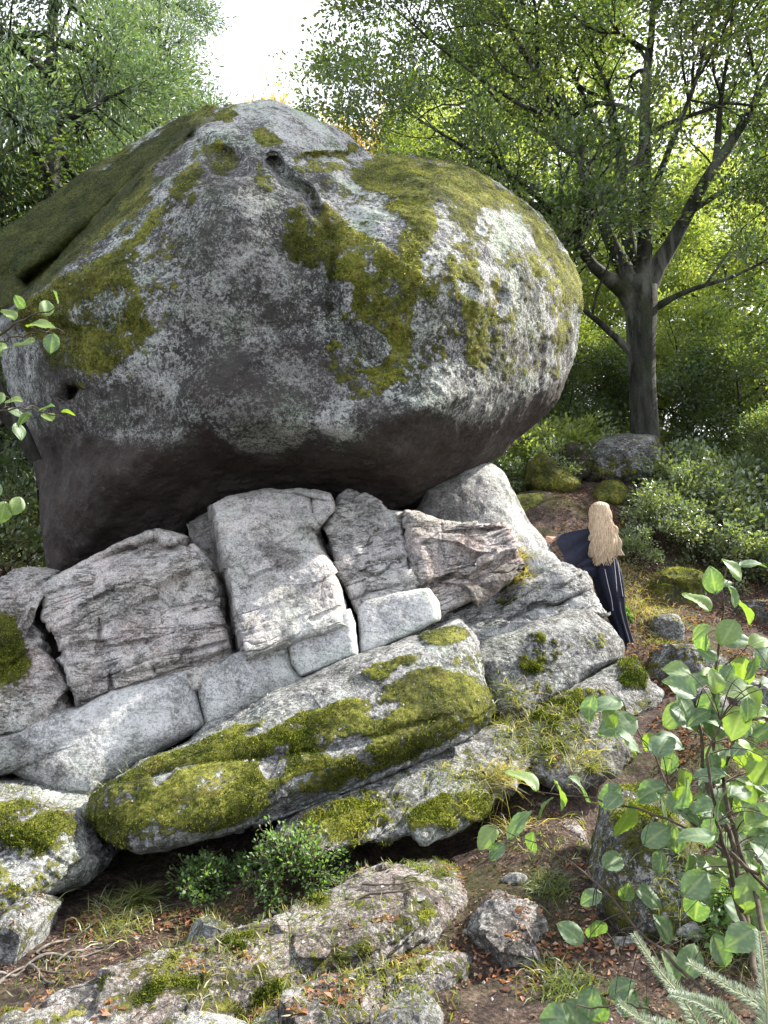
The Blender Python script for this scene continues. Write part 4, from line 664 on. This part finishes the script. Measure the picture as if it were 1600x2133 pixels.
for px, py, a, l, r, lb in ((*q_, TW[i_]) for i_, q_ in enumerate(((790, 1870, .3, .35, .008), (820, 1850, .1, .3, .006), (330, 1990, .5, .3, .004), (1250, 1900, 1.2, .35, .003), (1080, 1490, -.2, .4, .006), (1150, 1450, .4, .3, .004), (560, 1940, .2, .2, .003), (1500, 1640, .1, .4, .004), (310, 1800, 1.5, .16, .003), (860, 1830, .6, .25, .004)))):
    h, n_ = hit(px, py); p = np.array(h) + [0, 0, .02]; d = np.array([math.cos(a), math.sin(a) * .5, .25 * math.sin(a)]); q = np.array([p + d * l * (t - .5) + rng.normal(size=3) * .008 for t in np.linspace(0, 1, 8)])
    V, Fc = tubes([(q, np.linspace(r, r * .4, 8))], 5); tag(mesh_obj('fallen_twig', V, Fc, M_twig), lb, 'twig', 'fallen twigs on the ground')
def gc():
    while True:
        x, y = near()
        if fbm(np.array([[x, y, 2.]]), 1.4, 3, .6, 12)[0] > .02: return x, y
GC = []
for _ in range(14000):
    x, y = gc(); h = drop(x, y)
    if h and h[1].z > .4 and h[0].z < .35: GC.append(h[0])
C = np.array(GC); n = len(C); A = unit(rng.normal(size=(n, 3)) * .7 + [0, 0, .7]); l = rng.uniform(.015, .06, n)
V, Fc, v = leaf_arrays(C, A, rng.normal(size=(n, 3)), l, l * .13, np.clip(rng.normal(.45, .3, n), 0, 1)); tag(mesh_obj('ground_cover', V, Fc, M_grass, {'v': v}, False, origin=(0, 4, 0)), 'sparse short grass and moss sprigs over the foreground soil', kind='stuff')
# exposed roots lower left
root = empty('exposed_root', tuple(hit(60, 2050)[0]), 'pale exposed roots snaking over the soil at the lower left corner', 'root')
for pts in ([(-20, 2070), (20, 2040), (60, 2010), (110, 2030), (150, 2040)], [(60, 2012), (100, 1995), (150, 2000), (200, 1985), (240, 1985)], [(60, 2015), (90, 2040), (115, 2060)], [(115, 2012), (150, 1990), (190, 1975), (235, 1980)], [(-20, 2040), (30, 2035), (62, 2015)], [(75, 1990), (140, 1960), (200, 1930)]):
    q = smoothline([(*a, 0) for a in pts], 16); V3 = np.array([np.array(hit(a, b)[0]) + [0, 0, .012 + .012 * math.sin(i * .5)] for i, (a, b, _) in enumerate(q)])
    V, Fc = tubes([(V3, np.linspace(.008, .0035, 16) * (1 + .25 * rng.normal(size=16)))], 6); mesh_obj('root', V, Fc, simple_material('root_bark', (.03, .027, .024), (.20, .185, .165), 28), parent=root)
# stones
def stone(px, py, s, label, flat=.6, base=(0, 0, .2, .4), seed=0):
    h, n_ = hit(px, py); a = np.linspace(0, 2 * np.pi, 28, endpoint=False); b = np.linspace(.02, np.pi - .02, 16)
    d = np.stack([np.sin(b)[:, None] * np.cos(a), np.sin(b)[:, None] * np.sin(a), np.cos(b)[:, None] + 0 * a], -1).reshape(-1, 3); rs = np.random.default_rng(seed + 99)
    for _ in range(9):
        n3 = unit(rs.normal(size=3)); e = rs.uniform(.55, .8); k_ = d @ n3; d = d - np.maximum(k_ - e, 0)[:, None] * n3
    V = d * s * [1.2, .9, flat] + 0.1 * s * fbm(d, 2.5, 3, .6, seed)[:, None] + np.array(h); o = mesh_obj('stone', V, grid_faces(16, 28, True), M_stone, {'paint': np.tile(base, (len(V), 1))}, False)
    tag(o, label, 'stone', 'loose stones on the ground')
stone(582, 1935, .055, 'small tan angular stone lying alone on the dark soil', 1.0, (0, 0, .9, .6), 1); stone(225, 2030, .045, 'reddish brown lump beside the exposed roots', .9, (0, 0, 1, .2), 2)
stone(1440, 1940, .06, 'small whitish stone at the foot of the upright mossy rock', .7, (0, 0, 0, .8), 3); stone(1300, 1960, .05, 'tiny pale stone in the trodden soil', .5, (0, 0, .3, .8), 4); stone(870, 1870, .05, 'weathered grey wood-like chip at the slab tip', .3, (0, 0, .2, .5), 5); stone(1075, 1830, .07, 'small stone left of the flat stepping stone', .5, (.1, 0, .3, .5), 6)
pb = []
for i in range(500):
    x, y = near(); h = drop(x, y)
    if h and h[1].z > .7: pb.append((np.array(h[0]), rng.uniform(.004, .014)))
oc = unit(np.array([[1, 0, 0], [-1, 0, 0], [0, 1, 0], [0, -1, 0], [0, 0, 1], [0, 0, -1]], float)); of = np.array([[0, 2, 4], [2, 1, 4], [1, 3, 4], [3, 0, 4], [2, 0, 5], [1, 2, 5], [3, 1, 5], [0, 3, 5]])
V = np.concatenate([p + oc * s * rng.uniform(.6, 1.3, (6, 3)) for p, s in pb]); Fc = np.concatenate([of + 6 * i for i in range(len(pb))])
tag(mesh_obj('pebbles', V, Fc, simple_material('pebble_grey', (.12, .11, .10), (.42, .40, .38), 30), origin=(0, 4, 0), smooth=False), 'scattered grit and tiny pebbles on the foreground soil', kind='stuff')
# ------------------------------------------------------------------ moss fronds standing on the mossy rocks
def fuzz(o, n, L, seed=0, thr=.6):
    me = o.data; m = len(me.vertices); co = np.empty(m * 3, np.float32); me.vertices.foreach_get('co', co); co = co.reshape(-1, 3).astype(float); nn = np.empty(m * 3, np.float32); me.vertices.foreach_get('normal', nn); nn = nn.reshape(-1, 3).astype(float)
    a = np.empty(m * 4, np.float32); me.attributes['paint'].data.foreach_get('color', a); st_ = a.reshape(-1, 4)[:, 1]; a = a.reshape(-1, 4)[:, 0]
    px, py = PX(co + np.array(o.location)); ok = np.where((a > thr) & (nn @ np.array([0, -1, .2]) > -.5))[0]
    if len(ok) == 0: return
    rs = np.random.default_rng(seed); i = rs.choice(ok, n, p=a[ok] / a[ok].sum()); C = co[i] + rs.normal(size=(n, 3)) * .008; N = nn[i]; d = unit(N * .8 + .8 * rs.normal(size=(n, 3)) + [0, 0, -.6]); l = L * rs.uniform(.4, 1.3, n)
    w = l * .22; s = unit(np.cross(d, rs.normal(size=(n, 3)))); V = np.stack([C - s * w[:, None], C + s * w[:, None], C + d * l[:, None]], 1).reshape(-1, 3); v = np.clip(.45 + .9 * fbm(C, 2.6, 4, .6, 2) + rs.normal(size=n) * .2 - 1.1 * st_[i], -.0, 1)  # fronds take a darker colour where shade is painted on the rock
    me2 = build_mesh('moss', V, np.arange(3 * n).reshape(-1, 3), M_moss, {'v': np.repeat(v, 3)}, True); b = bpy.data.objects.new('moss', me2); put(b, o); b['kind'] = 'stuff'
fuzz(boulder, 75000, .014, 1)
for o in ROCKS:
    if o.name.startswith('long_mossy'): fuzz(o, 42000, .012, 2)
    elif o.name.startswith('mossy_slab'): fuzz(o, 18000, .013, 3)
    elif o.get('label', '').startswith(('dark mossy block', 'big upright', 'long low brownish', 'moss-covered', 'large lichen', 'pinkish grey block')): fuzz(o, 11000, .012, 4)

# ------------------------------------------------------------------ large-leaved hazel in the right foreground
def big_leaf(name, v, curl, fold, seed):
    rs = np.random.default_rng(seed); nr, nc = 15, 11; t = np.linspace(0, 1, nr); w = 0.46 * np.sin(np.pi * t ** 0.78) ** 0.75 * (1 - .25 * t); w[0] = .02; w[-1] = .004
    u = np.linspace(-1, 1, nc); ser = 1 + .06 * (np.arange(nr) % 2); X = w[:, None] * u[None] * np.where(np.abs(u) > .9, ser[:, None], 1); Yl = t[:, None] - .10 * np.abs(u)[None] ** 1.5 * (1 - t[:, None]) ** 2 + .10 * np.abs(u)[None] * np.sin(np.pi * t)[:, None]
    Z = fold * np.abs(X) - curl * (t[:, None] ** 2) - .25 * X ** 2 + .012 * np.cos(t[:, None] * 38 - np.abs(u)[None] * 5) * (np.abs(u)[None] > .05) + .035 * np.sin(t[:, None] * 9 + seed) * u[None] ** 2 + .05 * np.sin(u[None] * 4 + seed * 2 + t[:, None] * 5) * np.abs(u)[None]
    V = np.stack([X, Yl, Z], -1).reshape(-1, 3); vein = np.maximum((np.abs(u)[None] < .05) * 1.0, .6 * (np.cos(t[:, None] * 38 - np.abs(u)[None] * 5) > .8)).repeat(1, 0) * np.ones((nr, 1)); return build_mesh(name, V, grid_faces(nr, nc), M_hazel, {'v': np.full(len(V), v), 'vein': vein.reshape(-1)})
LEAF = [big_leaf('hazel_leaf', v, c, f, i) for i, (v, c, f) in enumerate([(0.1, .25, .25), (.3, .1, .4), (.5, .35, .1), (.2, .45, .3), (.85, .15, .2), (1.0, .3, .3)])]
def leaf_at(parent, p, size, bright, ang=None, tip_droop=.5, to_cam=.55):
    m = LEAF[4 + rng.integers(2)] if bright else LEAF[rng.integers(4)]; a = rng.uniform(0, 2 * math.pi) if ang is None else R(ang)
    A = unit(np.array([math.cos(a), rng.uniform(-.5, .5), math.sin(a) - tip_droop * .4])); N = unit(np.array([rng.normal() * .4, -to_cam + rng.normal() * .25, 1.0])); X = unit(np.cross(A, N)); N = np.cross(X, A)
    o = bpy.data.objects.new('leaf', m); M4 = Matrix(((X[0] * size, A[0] * size, N[0] * size, p[0]), (X[1] * size, A[1] * size, N[1] * size, p[1]), (X[2] * size, A[2] * size, N[2] * size, p[2]), (0, 0, 0, 1)))
    put(o, parent); o.matrix_local = Matrix.Translation(-Vector(parent.location)) @ M4; return o
def bush(name, label, cat, base, stems, leaves, autop, size=1.0):
    r = empty(name, tuple(base), label, cat); L_ = [px_limb(s_, 18) for s_ in stems]
    for V_, r_ in L_: a_, b_ = tubes([(V_ + 0.004 * rng.normal(size=V_.shape), r_)], 6); mesh_obj('stem', a_, b_, M_twig, parent=r)
    SP = np.concatenate([l_[0] for l_ in L_]); pet = []
    for q in leaves:
        px, py, l, br = q[:4]; Y = q[4] if len(q) > 4 else autop; Y = Y + rng.uniform(-.12, .12); p0 = P(px, py, Y); kk = np.argmin(np.linalg.norm(SP - p0, axis=1)); dd = np.linalg.norm(SP[kk] - p0)
        if dd < .45: tq = np.linspace(0, 1, 7)[:, None]; pet.append((SP[kk] * (1 - tq) + p0 * tq + np.array([0, 0, .18 * dd]) * np.sin(tq * np.pi) + .01 * rng.normal(size=3) * tq, np.linspace(.0022 if dd > .12 else .0012, .0009, 7)))
        rng.random(); leaf_at(r, P(px, py, Y) - np.array([0, 0, .0]), l * Y / F * size * 1.0, br)
    a_, b_ = tubes(pet, 4); mesh_obj('leaf_stalks', a_, b_, M_twig, parent=r)['kind'] = 'stuff'
    return r, L_
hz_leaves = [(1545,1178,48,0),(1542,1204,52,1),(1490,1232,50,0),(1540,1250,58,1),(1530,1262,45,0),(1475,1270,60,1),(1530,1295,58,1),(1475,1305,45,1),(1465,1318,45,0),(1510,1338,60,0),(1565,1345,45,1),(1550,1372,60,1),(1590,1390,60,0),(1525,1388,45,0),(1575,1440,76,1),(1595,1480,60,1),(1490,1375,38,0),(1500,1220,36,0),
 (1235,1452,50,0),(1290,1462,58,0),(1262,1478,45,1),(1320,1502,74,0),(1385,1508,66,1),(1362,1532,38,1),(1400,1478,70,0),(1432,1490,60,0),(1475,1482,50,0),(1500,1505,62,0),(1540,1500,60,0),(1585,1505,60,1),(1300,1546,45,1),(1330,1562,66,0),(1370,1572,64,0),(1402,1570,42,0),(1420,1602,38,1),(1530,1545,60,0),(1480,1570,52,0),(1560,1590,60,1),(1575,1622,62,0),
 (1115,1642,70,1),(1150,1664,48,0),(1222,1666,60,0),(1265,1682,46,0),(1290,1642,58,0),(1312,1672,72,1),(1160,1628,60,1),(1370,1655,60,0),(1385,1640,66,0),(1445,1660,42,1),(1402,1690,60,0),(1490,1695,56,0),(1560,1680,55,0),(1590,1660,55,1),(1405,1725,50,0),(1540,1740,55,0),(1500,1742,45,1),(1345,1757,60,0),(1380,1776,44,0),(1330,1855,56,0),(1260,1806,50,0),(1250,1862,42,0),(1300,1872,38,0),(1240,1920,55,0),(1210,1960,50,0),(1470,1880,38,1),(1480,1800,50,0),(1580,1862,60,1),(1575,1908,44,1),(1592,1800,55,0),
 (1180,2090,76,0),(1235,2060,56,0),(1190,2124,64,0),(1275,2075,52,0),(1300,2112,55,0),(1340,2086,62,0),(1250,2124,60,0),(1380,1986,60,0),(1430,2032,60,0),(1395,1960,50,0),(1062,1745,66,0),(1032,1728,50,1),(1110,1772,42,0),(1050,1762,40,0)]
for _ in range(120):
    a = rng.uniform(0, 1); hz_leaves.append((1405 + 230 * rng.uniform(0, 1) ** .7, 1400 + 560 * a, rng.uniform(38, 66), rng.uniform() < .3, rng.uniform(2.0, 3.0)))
hz_stems = [[(1600, 2130, 2.1, 16), (1560, 1960, 2.3, 13), (1510, 1780, 2.5, 11), (1475, 1640, 2.6, 9), (1455, 1540, 2.6, 7), (1450, 1480, 2.6, 4)],
            [(1560, 1960, 2.3, 12), (1530, 1780, 2.5, 10), (1490, 1640, 2.6, 8), (1482, 1480, 2.7, 6), (1498, 1330, 2.7, 5), (1512, 1180, 2.7, 3)],
            [(1620, 2050, 2.0, 14), (1580, 1900, 2.2, 12), (1540, 1760, 2.4, 10), (1500, 1610, 2.5, 8), (1560, 1480, 2.5, 5), (1600, 1390, 2.5, 4)],
            [(1580, 1820, 2.3, 8), (1500, 1770, 2.4, 7), (1430, 1710, 2.5, 6), (1395, 1640, 2.6, 5), (1360, 1560, 2.7, 4), (1290, 1470, 2.8, 2)],
            [(1600, 1850, 2.3, 8), (1480, 1740, 2.4, 6), (1340, 1690, 2.5, 5), (1220, 1660, 2.6, 4), (1110, 1650, 2.7, 2)],
            [(1560, 2150, 2.0, 10), (1480, 2070, 2.1, 8), (1370, 1980, 2.3, 6), (1280, 1880, 2.4, 5), (1200, 1800, 2.5, 4), (1130, 1760, 2.6, 3), (1040, 1730, 2.6, 2)],
            [(1545, 1900, 2.3, 9), (1500, 1740, 2.2, 7), (1470, 1600, 2.2, 6), (1500, 1500, 2.2, 4)], [(1420, 2140, 2.1, 5), (1330, 2090, 2.1, 4), (1190, 2100, 2.1, 3)], [(1498, 1400, 2.7, 4), (1530, 1370, 2.7, 3), (1560, 1345, 2.7, 2)]]
hazel, hzL = bush('hazel_bush', 'large-leaved green hazel bush with dark arching stems in the right foreground', 'shrub', P(1600, 2133, 2.1), hz_stems, hz_leaves, 2.6)
bush('hazel_twig', 'sunlit leafy twig entering from the left edge in front of the boulder\'s moss', 'twig', P(-60, 760, 3.0), [[(-60, 760, 3, 8), (-10, 700, 3, 6), (60, 660, 3, 4), (130, 640, 3, 2)], [(-10, 715, 3, 4), (80, 690, 3, 3), (135, 695, 3, 2)]],
     [(60, 680, 56, 1), (65, 712, 50, 1), (12, 722, 44, 1), (30, 664, 36, 1), (95, 655, 36, 1), (110, 698, 40, 0), (-5, 690, 50, 1), (50, 640, 30, 0), (120, 630, 26, 0), (0, 740, 34, 0)], 3.0)
bush('hazel_twig', 'pale green leafy twig at the left edge beside the boulder\'s dark hole', 'twig', P(-60, 900, 3.0), [[(-60, 880, 3, 6), (0, 850, 3, 4), (60, 852, 3, 3), (135, 868, 3, 2)]],
     [(20, 855, 40, 0), (45, 835, 32, 1), (60, 862, 36, 0), (85, 855, 30, 0), (108, 875, 32, 1), (130, 858, 26, 1), (5, 820, 36, 1), (35, 885, 34, 0), (-10, 850, 40, 0)], 3.0)
bush('hazel_twig', 'lowest small leafy twig at the left edge above the pale block', 'twig', P(-60, 1060, 3.0), [[(-60, 1060, 3, 5), (0, 1045, 3, 4), (55, 1040, 3, 2)]], [(10, 1048, 44, 1), (42, 1038, 38, 1), (15, 1072, 34, 1), (-10, 1035, 40, 0)], 3.0)
# ------------------------------------------------------------------ fir sprays at the bottom right
def fir_spray(pts, label, n=1000, nl=.024):
    V_, r_ = px_limb(pts, 20); r = empty('fir_branch', tuple(V_[0]), label, 'branch', 'fir branches at the lower right corner'); a_, b_ = tubes([(V_, r_)], 5)
    mesh_obj('stem', a_, b_, simple_material('fir_twig_bark', (.13, .13, .07), (.25, .24, .13), 30), parent=r)
    t = rng.uniform(0, .995, n) * 19; i = t.astype(int); f = (t - i)[:, None]; C = V_[i] * (1 - f) + V_[i + 1] * f; T = unit(V_[i + 1] - V_[i]); up = np.array([0, -.5, .85]); S_ = unit(np.cross(T, up)); sg = rng.choice([-1., 1.], n)[:, None]
    A = unit(S_ * sg * 1.0 + T * .55 + up * rng.uniform(-.1, .5, (n, 1)) + rng.normal(size=(n, 3)) * .22); l = nl * rng.uniform(.7, 1.15, n) * np.clip(1.3 - t / 19, .5, 1)
    V, Fc, v = leaf_arrays(C, A, np.tile(up, (n, 1)), l, l * .085, np.clip(rng.normal(.75, .2, n), 0, 1), .2); mesh_obj('needles', V, Fc, M_fir, {'v': v}, False, r)['kind'] = 'stuff'
fir_spray([(1480, 2180, 1.45, 7), (1430, 2090, 1.5, 6), (1370, 2020, 1.55, 5), (1320, 1945, 1.6, 3)], 'bluish fir spray pointing up and left, leftmost at the lower right corner')
fir_spray([(1660, 2170, 1.35, 7), (1580, 2090, 1.4, 6), (1510, 2050, 1.45, 4), (1435, 2005, 1.5, 3)], 'bluish fir spray in the middle of the lower right corner')
fir_spray([(1600, 2220, 1.3, 7), (1600, 2100, 1.35, 6), (1590, 2010, 1.4, 5), (1582, 1940, 1.45, 3)], 'upright fir spray at the right edge of the lower right corner')
fir_spray([(1540, 2160, 1.3, 5), (1500, 2110, 1.3, 4), (1440, 2080, 1.33, 3), (1395, 2070, 1.35, 2)], 'short fir spray between the leftmost and the middle one')
fir_spray([(1480, 2180, 1.45, 5), (1400, 2150, 1.45, 4), (1330, 2120, 1.5, 3), (1290, 2090, 1.5, 2)], 'lowest fir spray, half cut off by the bottom edge')
# ------------------------------------------------------------------ the woman
M_skin = simple_material('skin', (.50, .29, .21), (.58, .35, .26), 20, .55, .1, .002); M_navy = simple_material('navy_cloth', (.006, .008, .018), (.012, .015, .032), 18, .85, .5, .006)
M_trim = simple_material('white_trim', (.45, .45, .5), (.6, .6, .64), 40); M_hair = simple_material('blonde_hair', (.34, .25, .16), (.72, .58, .42), 26, .5, .6, .006, (5, 5, .6)); M_boot = simple_material('dark_boot', (.01, .01, .012), (.025, .022, .02), 10, .5)
YW = 8.35; w0 = P(1262, 1190, YW)
pers = empty('person', tuple(P(1300, 1335, YW)), 'person with very long wavy blonde hair in a dark navy dress leaning on the rocks', 'person')
J = {}; ED = []; RAD = []; VS = []
def jt(n, px, py, dy, r, par=None):
    VS.append(P(px, py, YW + dy)); RAD.append(r); J[n] = len(VS) - 1
    if par: ED.append((J[par], J[n]))
jt('pel', 1265, 1190, 0, .12); jt('sp', 1259, 1158, 0, .095, 'pel'); jt('ch', 1255, 1125, 0, .115, 'sp'); jt('nb', 1252, 1104, 0, .055, 'ch'); jt('nk', 1251, 1092, 0, .048, 'nb'); jt('hd', 1250, 1078, .02, .078, 'nk'); jt('ht', 1250, 1062, .02, .085, 'hd'); jt('tp', 1250, 1053, .02, .06, 'ht'); jt('nose', 1247, 1072, .13, .014, 'hd')
jt('ls', 1233, 1110, 0, .052, 'ch'); jt('le', 1196, 1121, -.12, .038, 'ls'); jt('lw', 1160, 1123, -.28, .024, 'le'); jt('lp', 1150, 1122, -.31, .026, 'lw')
for i, (dx, dy) in enumerate(((-13, -5), (-15, -1), (-15, 3), (-12, 7))): jt('lf%d' % i, 1150 + dx * .55, 1122 + dy * .8, -.33, .009, 'lp'); jt('lg%d' % i, 1150 + dx, 1122 + dy * 1.1 + 2, -.34, .007, 'lf%d' % i)
jt('lt', 1147, 1131, -.34, .010, 'lp')
jt('rs', 1275, 1112, 0, .052, 'ch'); jt('re', 1262, 1160, .16, .038, 'rs'); jt('rw', 1210, 1183, -.18, .024, 're'); jt('rp', 1201, 1186, -.25, .027, 'rw')
for i, (dx, dy) in enumerate(((-9, -3), (-11, 2), (-9, 6), (-5, 9))): jt('rf%d' % i, 1201 + dx * .6, 1186 + dy * .7, -.28, .009, 'rp'); jt('rg%d' % i, 1201 + dx, 1188 + dy, -.30, .007, 'rf%d' % i)
jt('rt', 1203, 1195, -.28, .010, 'rp')
for s_, a_, b_, c_ in (('l', 1257, 1280, 1298), ('r', 1270, 1286, 1304)):
    jt(s_ + 'h', a_, 1205, .0, .085, 'pel'); jt(s_ + 'k', b_, 1262, .03, .052, s_ + 'h'); jt(s_ + 'a', c_, 1322, .05, .034, s_ + 'k'); jt(s_ + 'f', c_ + 2, 1336, .10, .03, s_ + 'a'); jt(s_ + 't', c_ + 4, 1338, .22, .022, s_ + 'f')
bm_ = bpy.data.meshes.new('body'); bm_.from_pydata([tuple(v - np.array(pers.location)) for v in VS], ED, []); bm_.materials.append(M_skin); body = bpy.data.objects.new('body', bm_); put(body, pers)
sk = body.modifiers.new('skin', 'SKIN'); sk.use_smooth_shade = True; bm_.skin_vertices[0].data[0].use_root = True
for i, r_ in enumerate(RAD): bm_.skin_vertices[0].data[i].radius = (r_, r_)
sb = body.modifiers.new('sub', 'SUBSURF'); sb.levels = sb.render_levels = 2
def loft(name, rings, mat, pleat=0, np_=9, wave=0, na=72, extra=0, dy=0):
    rg = smoothline(rings, max(24, len(rings) * 6)); a = np.linspace(0, 2 * np.pi, na, endpoint=False); VV = []
    for j, (cx, cy, hw, hd, tl) in enumerate(rg):
        t = j / (len(rg) - 1); c = P(cx, cy, YW + dy); hwm = hw * YW / F; m = 1 + pleat * t * np.sin(a * np_ + 1.5 * t) + wave * np.sin(a * 17 + np.sin(t * 19) * 1.2) + .03 * np.sin(t * 26 + a * 3) * (wave > 0)
        VV.append(np.stack([c[0] + hwm * np.cos(a) * m, c[1] + hd * np.sin(a) * m, c[2] + tl * YW / F * np.cos(a) + 0 * a], -1))
    V = np.concatenate(VV); return mesh_obj(name, V, grid_faces(len(rg), na, True), mat, parent=pers)
loft('dress', [(1251, 1100, 10, .06, 0), (1253, 1106, 24, .10, 0), (1255, 1122, 25, .13, 0), (1257, 1148, 22, .125, 0), (1259, 1168, 23, .13, 0), (1260, 1186, 29, .16, 6), (1266, 1212, 27, .18, 10), (1273, 1240, 25, .18, 8), (1280, 1270, 20, .15, 6), (1291, 1300, 15, .12, 3), (1302, 1337, 16, .13, 0)], M_navy, .10, 8)
loft('skirt_fold', [(1272, 1165, 12, .10, 0), (1280, 1190, 13, .12, 0), (1284, 1215, 13, .13, 0), (1287, 1244, 12, .13, 2)], M_navy, .12, 6, dy=-.03)
def sheet(name, tops, bots, th, ys):
    n = 22; a_ = smoothline([(x, y, s_) for (x, y), s_ in zip(tops, ys)], n); b_ = smoothline([(x, y, s_) for (x, y), s_ in zip(bots, ys)], n); A = P(a_[:, 0], a_[:, 1], YW + a_[:, 2]); B_ = P(b_[:, 0], b_[:, 1], YW + b_[:, 2]); an = np.linspace(0, 2 * np.pi, 40, endpoint=False); VV = []
    for j in range(n): c = (A[j] + B_[j]) / 2; h = (A[j] - B_[j]) / 2; k_ = 1 + .35 * np.sin(an * 6 + j * .12) + .15 * np.sin(an * 11 + j * .3); VV.append(c + h * np.cos(an)[:, None] + np.array([0.05, th, 0]) * (np.sin(an) * k_)[:, None])
    mesh_obj(name, np.concatenate(VV), grid_faces(n, 40, True), M_navy, parent=pers)
sheet('sleeve', [(1240, 1098), (1215, 1102), (1188, 1108), (1160, 1114)], [(1236, 1150), (1222, 1168), (1206, 1182), (1188, 1183)], .085, [-.03, -.10, -.20, -.31])
sheet('sleeve', [(1262, 1142), (1245, 1151), (1225, 1162), (1208, 1173)], [(1262, 1200), (1246, 1205), (1228, 1200), (1208, 1192)], .075, [.06, -.04, -.13, -.21])
for pl in ([(1260, 1185), (1266, 1215), (1274, 1245), (1277, 1272)], [(1279, 1165), (1283, 1200), (1286, 1242)], [(1287, 1170), (1292, 1205), (1298, 1243)]):
    q = smoothline([(x, y, YW - .185) for x, y in pl], 12); V, Fc = tubes([(P(q[:, 0], q[:, 1], q[:, 2]), np.full(12, .0028))], 5); mesh_obj('trim', V, Fc, M_trim, parent=pers)
hair = loft('hair', [(1249, 1045, 3, .02, 0), (1249, 1047, 11, .06, 0), (1249, 1053, 18, .095, 0), (1249, 1066, 21, .11, 0), (1250, 1082, 22, .11, 0), (1252, 1096, 24, .105, 0), (1255, 1112, 28, .11, 0), (1257, 1132, 30, .11, 0), (1256, 1150, 28, .10, 0), (1253, 1166, 21, .08, 0), (1250, 1177, 15, .05, 0)], M_hair, 0, 9, .05, 120, dy=-.06)
st = []
for i in range(240):
    u = rng.uniform(-1, 1); ph = rng.uniform(0, 6); ln = rng.uniform(1140, 1180); t = np.linspace(0, 1, 22); y = 1052 + (ln - 1052) * t; hw = np.interp(y, [1045, 1066, 1096, 1132, 1150, 1180], [12, 21, 25, 31, 31, 20]); c = np.interp(y, [1045, 1110, 1180], [1249, 1255, 1255])
    x = c + u * hw + 4.2 * t ** .6 * np.sin(t * 24 + ph * .35 + u * 3); Y = YW - .065 - .115 * np.sqrt(np.clip(1 - u * u, .02, 1)) - .01 * rng.uniform(); st.append((P(x, y, Y), np.full(22, .0055) * (1.15 - t * .8)))
V, Fc = tubes(st, 4); mesh_obj('hair_strands', V, Fc, M_hair, parent=pers)['kind'] = 'stuff'
st = []
for i in range(40):
    t = np.linspace(0, 1, 14); y = 1095 + 62 * t; x = 1270 + 18 * t ** .7 + 5 * rng.normal() + 2.5 * np.sin(t * 13 + rng.uniform(0, 1)); st.append((P(x, y, YW - .09 - .03 * rng.uniform()), np.full(14, .006) * (1.1 - t * .7)))
V, Fc = tubes(st, 4); mesh_obj('hair_lock', V, Fc, M_hair, parent=pers)['kind'] = 'stuff'
